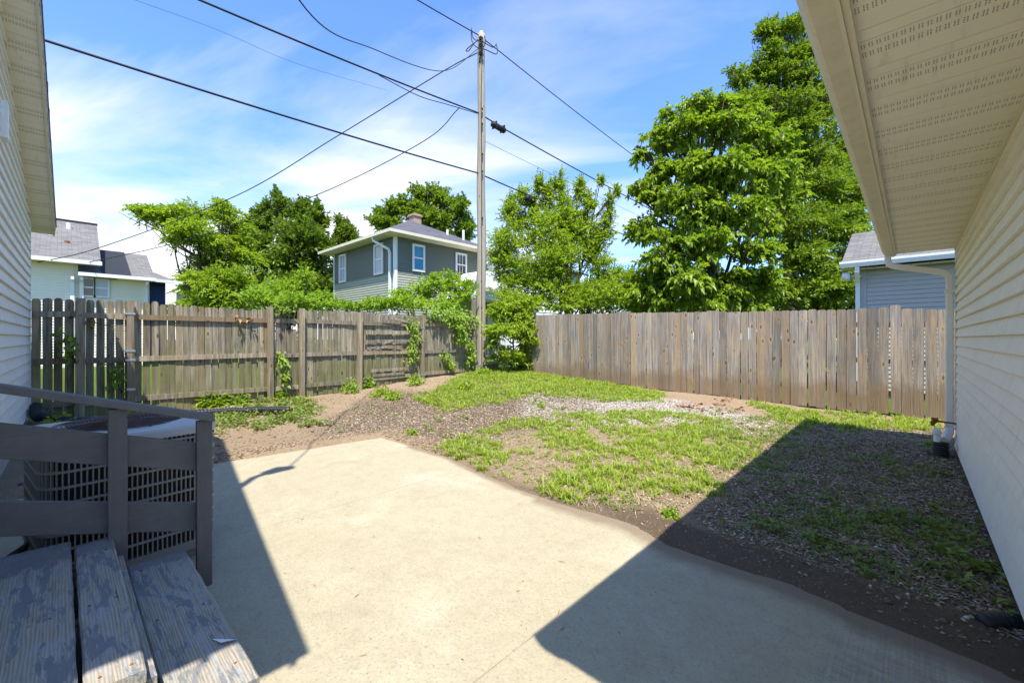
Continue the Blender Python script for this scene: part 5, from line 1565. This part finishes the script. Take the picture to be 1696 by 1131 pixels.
# low dark growth far behind the fences, reads as one mass between the trees
hb = [(-15.85, 26.29, 2.94, 3.0, 2.0), (-14.91, 29.91, 3.27, 3.0, 2.0), (-12.12, 29.8, 3.15, 3.0, 2.0), (-9.57, 29.45, 3.03, 3.0, 2.0), (-7.83, 31.09, 3.23, 3.0, 2.0), (-5.66, 30.39, 3.1, 3.0, 2.0), (-4.48, 32.87, 3.17, 3.0, 2.0), (-2.96, 32.92, 3.1, 3.0, 2.0), (-17.71, 24.53, 2.94, 3.0, 2.0), (-21.48, 26.48, 3.14, 3.0, 2.0), (-23.24, 24.82, 3.14, 3.0, 2.0), (-25.7, 22.5, 3.14, 3.0, 2.0), (-37.68, 11.22, 3.14, 3.0, 2.0), (-42.13, 9.78, 3.09, 3.0, 2.0), (-35.21, 13.54, 3.14, 3.0, 2.0), (-61.62, 10.65, 3.6, 3.0, 2.0)]
(Vt, Ft), _ = crown(hb, 22, 0.8, 8, 0.34, 0.22, 21, jut=0.2)
tag(link('hedge_row', np_mesh('hedge_row', Vt, Ft, 'leaf_deep')), 'dark mass of distant undergrowth low behind the fences', kind='stuff')


# ---- vines on the fence
def vine(label, pts, r, n, seed, mat='leaf_vine', ln=0.08, grp='vines on the left fence', hang=0.2):
    rs = np.random.RandomState(seed)
    t = thing('vine', label, 'vine', pts[0], grp)
    c = curve(pts, 8)
    MB().tube(c, 0.006, 5).build('stem', 'bark', t)
    idx = rs.randint(0, len(c), n)
    base = np.array([tuple(c[i]) for i in idx]) + rs.normal(size=(n, 3)) * r
    base[:, 0] = np.maximum(base[:, 0], -9.60 + 0.02)
    d = unit(rs.normal(size=(n, 3)) * 0.6 + np.array([0.7, -0.2, -hang]))
    nn = unit(rs.normal(size=(n, 3)) * 0.4 + np.array([0.6, -0.3, 0.7]))
    V_, F_ = leaves(base, d, nn, ln * (0.6 + 0.8 * rs.rand(n)), ln * 0.7 * (0.6 + 0.8 * rs.rand(n)), 0.15, 0.3)
    link('foliage', np_mesh('foliage', V_, F_, mat), t)


vine('vine climbing the strapped fence post nearest the corner, from ground to rail', [(-9.52, 6.25, 1.85), (-9.50, 6.38, 1.5), (-9.48, 6.30, 1.15), (-9.48, 6.20, 0.85)], 0.07, 240, 31)
vine('vine hanging over the fence top just left of the utility pole', [(-9.58, 7.6, 2.15), (-9.45, 7.75, 1.95), (-9.42, 7.85, 1.6), (-9.42, 7.95, 1.35)], 0.10, 420, 32, ln=0.09)
vine('vine drooping along the fence top beside the taller end post', [(-9.6, 6.9, 2.10), (-9.5, 7.3, 2.02), (-9.55, 8.0, 2.1), (-9.45, 8.4, 1.9)], 0.10, 420, 33, ln=0.09)
vine('yellowing weed vine in the gap beside the broken board', [(-9.55, 3.15, 1.1), (-9.52, 3.18, 0.8), (-9.50, 3.2, 0.45)], 0.05, 90, 34, hang=0.6)
vine('short vine by the taller end post of the left fence', [(-9.5, 8.30, 1.3), (-9.48, 8.32, 1.0), (-9.46, 8.28, 0.7)], 0.07, 160, 35, hang=0.5)
vine('orange-tinged vine in the shade beside the first fence post', [(-9.55, 0.08, 1.75), (-9.53, 0.35, 1.66), (-9.53, 0.6, 1.6)], 0.04, 16, 36, mat='dead_leaf')
vine('dark green vine sprig in front of the shaded pickets', [(-9.5, 0.02, 1.5), (-9.45, 0.10, 1.3), (-9.45, 0.12, 1.12)], 0.05, 44, 37, 'leaf_mid', 0.11)
vine('orange dead sprig on the fence top rail left of the third post', [(-9.55, 2.3, 1.82), (-9.53, 2.5, 1.80), (-9.53, 2.62, 1.78)], 0.03, 10, 38, mat='dead_leaf')
vine('green sprig beside the strapped post in the shade', [(-9.5, 0.60, 1.0), (-9.5, 0.62, 0.8), (-9.48, 0.66, 0.55)], 0.05, 60, 39, 'leaf_mid', 0.09)
vine('small vine low on the last fence panel before the end post', [(-9.5, 7.35, 0.95), (-9.48, 7.5, 0.75), (-9.46, 7.62, 0.55)], 0.05, 110, 40)
vine('leafy vine tumbling over the top of the third post', [(-9.60, 2.98, 2.03), (-9.56, 3.15, 2.00), (-9.56, 3.3, 1.95)], 0.05, 110, 41, 'leaf_mid', 0.07)


# ---- ground cover
def sample(poly, n, seed, dens=None):
    rs = np.random.RandomState(seed)
    P = np.array(poly)
    lo, hi = P.min(0) - 0.3, P.max(0) + 0.3
    out = np.zeros((0, 2))
    while len(out) < n:
        q = lo + rs.rand(n * 3, 2) * (hi - lo)
        m = poly_mask(q[:, 0], q[:, 1], poly, 0.3, 0.25, seed)
        if dens is not None:
            m = m * dens(q[:, 0], q[:, 1])
        ok = (rs.rand(len(q)) < m) & (off_slab(q[:, 0], q[:, 1]) > 0.03) & (q[:, 0] < 0.38) & (q[:, 0] > -9.58) & (q[:, 1] < 9.88)
        if not ok.any():
            break
        out = np.concatenate([out, q[ok]])
    return out[:n]


def tufts(pts, nb, h, wd, lean, seed):
    rs = np.random.RandomState(seed)
    N = len(pts)
    z = ground_h(pts[:, 0], pts[:, 1])
    sc = 0.55 + 0.9 * rs.rand(N)
    az = rs.rand(N, nb) * 2 * PI
    le = lean * (0.3 + 0.9 * rs.rand(N, nb))
    hh = h * sc[:, None] * (0.5 + 0.7 * rs.rand(N, nb))
    w_ = wd * (0.7 + 0.6 * rs.rand(N, nb))
    c, s = np.cos(az), np.sin(az)
    bx_ = pts[:, 0, None] + rs.normal(size=(N, nb)) * 0.012
    by_ = pts[:, 1, None] + rs.normal(size=(N, nb)) * 0.012
    bz_ = np.repeat(z[:, None], nb, 1) - 0.004
    sx, sy = -s, c
    out = []
    for t, ww in ((0.0, 0.7), (0.5, 1.0)):
        r_ = np.sin(le) * hh * t * (0.7 + 0.5 * t)
        zz = bz_ + np.cos(le * 0.75) * hh * t
        for sg in (-1, 1):
            out.append(np.stack([bx_ + c * r_ + sx * w_ * ww * sg / 2, by_ + s * r_ + sy * w_ * ww * sg / 2, zz], -1))
    r_ = np.sin(le) * hh * 1.2
    zt_ = bz_ + np.cos(le * 1.05) * hh * 0.85
    out.append(np.stack([bx_ + c * r_, by_ + s * r_, zt_], -1))
    V_ = np.stack(out, 2).reshape(-1, 3)
    i = np.arange(N * nb)[:, None] * 5
    F_ = np.concatenate([i + np.array([[0, 1, 3]]), i + np.array([[0, 3, 2]]), i + np.array([[2, 3, 4]])], 0)
    return V_, F_


def merge(parts):
    Vs, Fs, o = [], [], 0
    for v, f in parts:
        Vs.append(v)
        Fs.append(f + o)
        o += len(v)
    return np.concatenate(Vs), np.concatenate(Fs)


clump = lambda sc, th, sd: (lambda x, y: sstep((fbm(x, y, sc, 3, sd) - th) / 0.16))
g = merge([tufts(sample(REG['grass_far'], 3600, 51, clump(1.5, 0.15, 71)), 11, 0.10, 0.009, 0.8, 1),
           tufts(sample(REG['grass_far'], 1600, 52), 8, 0.05, 0.010, 1.1, 2),
           tufts(sample(REG['strip'], 900, 53, clump(2, 0.3, 73)), 11, 0.09, 0.009, 0.8, 3)])
tag(link('grass', np_mesh('grass', g[0], g[1], 'grass')), 'bright green grass growing along the foot of the back fence', 'grass', kind='stuff')
g = merge([tufts(sample(REG['main'], 2200, 54, clump(2.2, 0.36, 74)), 14, 0.085, 0.008, 1.05, 4),
           tufts(sample(REG['main'], 500, 55), 9, 0.05, 0.010, 1.2, 5)])
tag(link('grass', np_mesh('grass', g[0], g[1], 'grass')), 'patchy tufts of green grass in the middle of the yard', 'grass', kind='stuff')
g = merge([tufts(sample(REG['sparse'], 300, 56, clump(2.2, 0.42, 75)), 12, 0.07, 0.010, 1.15, 6),
           tufts(sample(REG['mulch_shade'], 420, 57, clump(1.6, 0.48, 76)), 7, 0.055, 0.009, 1.2, 7),
           tufts(sample(REG['weed_shade'], 140, 58, clump(1.5, 0.32, 77)), 8, 0.060, 0.010, 1.2, 8),
           tufts(sample(REG['gravel'], 200, 59, clump(2.0, 0.5, 78)), 9, 0.07, 0.009, 1.0, 9),
           tufts(sample(REG['weed_left'], 160, 60, clump(2.6, 0.45, 79)), 9, 0.07, 0.012, 1.1, 10)])
tag(link('grass', np_mesh('grass', g[0], g[1], 'weed')), 'sparse dull green weeds and crabgrass scattered over bare soil', 'grass', kind='stuff')


M['thatch'] = leaf_mat('dry_thatch', (0.28, 0.22, 0.12), (0.50, 0.42, 0.25), 0.15, 0.7)
g = merge([tufts(sample(REG['main'], 1300, 151), 7, 0.065, 0.004, 1.5, 21), tufts(sample(REG['sparse'], 800, 152), 7, 0.06, 0.004, 1.5, 22),
           tufts(sample(REG['grass_far'], 900, 153), 6, 0.065, 0.005, 1.4, 23), tufts(sample(REG['strip'], 400, 154), 7, 0.07, 0.005, 1.3, 24),
           tufts(sample(REG['mulch_shade'], 700, 155), 5, 0.055, 0.004, 1.5, 25), tufts(sample(REG['gravel'], 300, 156), 6, 0.055, 0.004, 1.4, 26)])
tag(link('dry_thatch', np_mesh('dry_thatch', g[0], g[1], 'thatch')), 'dry straw-coloured thatch lying between the grass tufts', kind='stuff')


def rosettes(pts, nl, ln, wd, up, seed, ht=0.05):
    rs = np.random.RandomState(seed)
    N = len(pts)
    z = ground_h(pts[:, 0], pts[:, 1])
    sc = 0.6 + 0.8 * rs.rand(N)
    az = rs.rand(N, nl) * 2 * PI
    el = up * (0.3 + rs.rand(N, nl))
    d = np.stack([np.cos(az) * np.cos(el), np.sin(az) * np.cos(el), np.sin(el)], -1)
    nn = unit(np.array([0, 0, 1.0]) + rs.normal(size=(N, nl, 3)) * 0.35)
    b = np.stack([np.repeat(pts[:, 0, None], nl, 1), np.repeat(pts[:, 1, None], nl, 1), z[:, None] + ht * sc[:, None] * rs.rand(N, nl)], -1)
    b[..., :2] += rs.normal(size=(N, nl, 2)) * ht * 0.6
    return leaves(b.reshape(-1, 3), d.reshape(-1, 3), nn.reshape(-1, 3), (ln * sc[:, None] * (0.6 + 0.6 * rs.rand(N, nl))).ravel(), (wd * sc[:, None] * (0.6 + 0.6 * rs.rand(N, nl))).ravel(), 0.15, 0.35)


g = merge([rosettes(sample(REG['weed_shade'], 110, 61, clump(1.5, 0.42, 77)), 9, 0.055, 0.026, 0.7, 1),
           rosettes(sample(REG['weed_left'], 230, 62, clump(2.6, 0.46, 79)), 10, 0.075, 0.045, 0.8, 2, 0.08),
           rosettes(sample(REG['sparse'], 120, 63), 8, 0.05, 0.02, 0.7, 3),
           rosettes(sample(REG['mulch_shade'], 160, 64), 7, 0.045, 0.022, 0.6, 4),
           rosettes(sample(REG['mulch_tan'], 60, 65), 8, 0.06, 0.03, 0.8, 5)])
tag(link('weeds', np_mesh('weeds', g[0], g[1], 'weed')), 'low broad-leaved weeds creeping over the soil and mulch', 'weeds', kind='stuff')

# clumps that can be told apart at the foot of the left fence and in the yard
CL = [(-9.72, 1.98, 0.3, 0.3), (-9.74, 2.38, 0.22, 0.22), (-9.67, 3.13, 0.16, 0.22), (-8.8, 3.27, 0.14, 0.12), (-9.3, 4.51, 0.2, 0.34), (-9.74, 5.09, 0.15, 0.3), (-8.41, 4.79, 0.24, 0.2), (-7.89, 4.77, 0.2, 0.18), (-8.94, 6.01, 0.22, 0.3), (-7.5, 6.38, 0.2, 0.22), (-8.9, 8.24, 0.25, 0.22), (-8.6, 0.88, 0.3, 0.25), (-8.49, -0.01, 0.22, 0.22), (-4.42, 8.31, 0.14, 0.14), (-5.01, 6.11, 0.07, 0.14), (-1.14, 8.1, 0.12, 0.1), (0.19, 7.44, 0.07, 0.1), (-1.36, 3.22, 0.05, 0.06), (-5.07, 3.35, 0.07, 0.09)]
LB = ['largest leafy weed clump by the drain hose next to the stair railing', 'leafy weed clump against the fence behind the drain hose', 'weed clump at the foot of the third fence post', 'low weed clump between the two middle fence posts',
      'tall weed clump left of the fifth fence post', 'tall weed clump right of the fifth fence post', 'spreading weed clump under the repaired fence panel', 'low weed clump on the mulch below the repaired panel',
      'weed clump climbing the foot of the strapped post', 'weed clump by the foot of the tall end post', 'weed clump under the corner shrub', 'shaded weed clump behind the air conditioner', 'shaded weed clump beside the left house corner',
      'dark green weed clump at the right end of the back grass strip', 'single small upright weed in the pale gravel', 'weed clump where the garage shadow meets the fence grass', 'yellow-green broad weed beside the drain adapter',
      'tiny weed at the edge of the mud by the shadow line', 'small weed tuft at the far corner of the patio']
for i, ((x, y, r, h), lb) in enumerate(zip(CL, LB)):
    rs = np.random.RandomState(100 + i)
    n = int(60 + 900 * r * r + 260 * r)
    zg = float(ground_h(x, y))
    u = unit(rs.normal(size=(n, 3)))
    u[:, 2] = np.abs(u[:, 2])
    b = np.array([x, y, zg]) + u * np.array([r, r, h]) * (0.25 + 0.75 * rs.rand(n, 1))
    b[:, 0] = np.maximum(b[:, 0], -9.57)
    d = unit(u + rs.normal(size=(n, 3)) * 0.5)
    nn = unit(rs.normal(size=(n, 3)) * 0.45 + np.array([0, 0, 1.0]))
    ln = 0.085 if h > 0.15 else 0.05
    V_, F_ = leaves(b, d, nn, ln * (0.6 + 0.8 * rs.rand(n)), ln * 0.55 * (0.6 + 0.8 * rs.rand(n)), 0.15, 0.3)
    t = thing('weed_clump', lb, 'weed', (x, y, zg), 'weed clumps round the yard')
    link('foliage', np_mesh('foliage', V_, F_, 'leaf_vine' if i % 3 else 'leaf_bright'), t)
    mb = MB()
    for k in range(5):
        e = b[k]
        mb.tube([(x, y, zg - 0.02), ((x + e[0]) / 2, (y + e[1]) / 2, zg + (e[2] - zg) * 0.6), tuple(e)], 0.003, 4)
    mb.build('stems', 'bark', t)


def chips(pts, ln, wd, seed, tilt=0.35, lift=0.006):
    rs = np.random.RandomState(seed)
    N = len(pts)
    z = ground_h(pts[:, 0], pts[:, 1]) + lift * rs.rand(N) * 1.6 + 0.002
    az = rs.rand(N) * 2 * PI
    l_ = ln * (0.35 + 1.1 * rs.rand(N)) / 2
    w_ = wd * (0.5 + 1.0 * rs.rand(N)) / 2
    ti = rs.normal(size=(N, 2)) * tilt * 0.5
    c, s = np.cos(az), np.sin(az)
    ex = unit(np.stack([c, s, ti[:, 0]], -1))
    ey = unit(np.stack([-s, c, ti[:, 1]], -1))
    ce = np.stack([pts[:, 0], pts[:, 1], z], -1)
    V_ = np.stack([ce - ex * l_[:, None] - ey * w_[:, None] * .6, ce + ex * l_[:, None] * .9 - ey * w_[:, None], ce + ex * l_[:, None] + ey * w_[:, None] * .7, ce - ex * l_[:, None] * .8 + ey * w_[:, None]], 1).reshape(-1, 3)
    i = np.arange(N)[:, None] * 4
    return V_, np.concatenate([i + np.array([[0, 1, 2]]), i + np.array([[0, 2, 3]])], 0)


nd = lambda x, y: sstep((off_slab(x, y) - 0.22) / 0.2)
g = merge([chips(sample(REG['mulch_shade'], 42000, 81, nd), 0.026, 0.011, 1), chips(sample(REG['mulch_tan'], 32000, 82, nd), 0.030, 0.012, 2),
           chips(sample(REG['gravel'], 5000, 83, nd), 0.035, 0.015, 3), chips(sample(REG['sparse'], 2200, 84, nd), 0.028, 0.011, 4), chips(sample(REG['main'], 1500, 85, nd), 0.03, 0.011, 5)])
tag(link('wood_chip_mulch', np_mesh('wood_chip_mulch', g[0], g[1], 'chips')), 'scattered wood chip mulch over the yard soil', kind='stuff')


def stones(pts, r, seed):
    rs = np.random.RandomState(seed)
    N = len(pts)
    z = ground_h(pts[:, 0], pts[:, 1]) + r * 0.15
    O8 = np.array([[1, 0, 0], [0, 1, 0], [-1, 0, 0], [0, -1, 0], [0, 0, 1], [0, 0, -1]], float)
    sc = r * (0.5 + 0.9 * rs.rand(N, 1, 1)) * np.concatenate([0.8 + 0.6 * rs.rand(N, 1, 1), 0.6 + 0.5 * rs.rand(N, 1, 1), 0.4 + 0.3 * rs.rand(N, 1, 1)], 2)
    V_ = O8[None] * sc + rs.normal(size=(N, 6, 3)) * r * 0.12
    a_ = rs.rand(N) * 2 * PI
    c, s = np.cos(a_)[:, None], np.sin(a_)[:, None]
    x_, y_ = V_[..., 0] * c - V_[..., 1] * s, V_[..., 0] * s + V_[..., 1] * c
    V_ = np.stack([x_ + pts[:, 0, None], y_ + pts[:, 1, None], V_[..., 2] + z[:, None]], -1).reshape(-1, 3)
    fc = np.array([[0, 1, 4], [1, 2, 4], [2, 3, 4], [3, 0, 4], [1, 0, 5], [2, 1, 5], [3, 2, 5], [0, 3, 5]])
    i = (np.arange(N) * 6)[:, None, None]
    return V_, (i + fc[None]).reshape(-1, 3)


right = [(-0.15, 2.9), (0.38, 2.9), (0.38, 7.2), (-0.1, 7.2), (-0.35, 4.5)]
g = merge([stones(sample(REG['gravel'], 17000, 91, nd), 0.0105, 1), stones(sample(REG['mulch_shade'], 500, 92, nd), 0.010, 2), stones(sample(right, 900, 93, nd), 0.011, 3),
           stones(sample(REG['sparse'], 500, 94, nd), 0.009, 4), stones(sample(REG['mulch_tan'], 500, 95, nd), 0.014, 5)])
tag(link('gravel', np_mesh('gravel', g[0], g[1], 'pebbles')), 'pale gravel patch in front of the back fence', kind='stuff')
# clods of soil along the slab edge on the left
q = []
rs = np.random.RandomState(5)
for k in range(1500):
    t = rs.rand()
    x, y = (-5.68 + 0.30 * rs.rand() * -1, 0.0 + t * 3.2) if rs.rand() < 0.5 else (-5.6 + t * 1.9, 3.14 + 0.3 * rs.rand())
    q.append((x, y))
M['clod'] = island_mat('soil_clods', ((0.0, (0.16, 0.11, 0.068)), (1.0, (0.40, 0.30, 0.20))))
soilp = [(-9.4, 0.3), (-5.8, 0.2), (-5.6, 3.3), (-0.4, 3.0), (0.3, 2.8), (0.3, 3.3), (-3.0, 5.5), (-9.2, 8.2)]
band = np.stack([-3.2 + 3.5 * rs.rand(900), 2.85 + 0.42 * rs.rand(900) ** 1.5], -1)
band = band[off_slab(band[:, 0], band[:, 1]) > 0.0]
g = merge([stones(np.array(q), 0.016, 6), stones(sample(soilp, 9000, 96), 0.011, 7), stones(sample(soilp, 900, 97), 0.022, 8), stones(band, 0.007, 9)])
tag(link('soil_clods', np_mesh('soil_clods', g[0], g[1], 'clod')), 'crumbly clods of soil along the far edges of the patio', kind='stuff')
# dead leaves on the gravel and litter on the slab
pl = [(-2.99, 8.06), (-3.21, 8.05), (-2.98, 8.48), (-2.33, 7.16), (-2.72, 8.72), (-2.79, 9.32), (-2.42, 8.6), (-2.69, 7.96)]
rs = np.random.RandomState(9)
q = np.concatenate([np.array(pl)[rs.randint(0, len(pl), 90)] + rs.normal(size=(90, 2)) * 0.13])
g = rosettes(q, 2, 0.07, 0.04, 0.4, 12, 0.02)
tag(link('dead_leaves', np_mesh('dead_leaves', g[0], g[1], 'dead_leaf')), 'curled reddish dead leaves on the gravel near the back fence', kind='stuff')
q = np.stack([-5.4 + rs.rand(60) * 5.3, 0.2 + rs.rand(60) * 2.5], -1)
q = q[off_slab(q[:, 0], q[:, 1]) < -0.05]
N = len(q)
az = rs.rand(N) * 2 * PI
l_ = 0.006 + 0.025 * rs.rand(N) ** 2
ex = np.stack([np.cos(az), np.sin(az), 0 * az + .1], -1)
ey = np.stack([-np.sin(az), np.cos(az), 0 * az], -1)
ce = np.stack([q[:, 0], q[:, 1], 0 * az + 0.004], -1)
V_ = np.stack([ce - ex * l_[:, None], ce + ey * 0.003, ce + ex * l_[:, None], ce - ey * 0.003], 1).reshape(-1, 3)
i = np.arange(N)[:, None] * 4
tag(link('slab_litter', np_mesh('slab_litter', V_, np.concatenate([i + np.array([[0, 1, 2]]), i + np.array([[0, 2, 3]])], 0), 'dead_leaf')), 'tiny twigs and seed husks scattered on the concrete slab', kind='stuff')
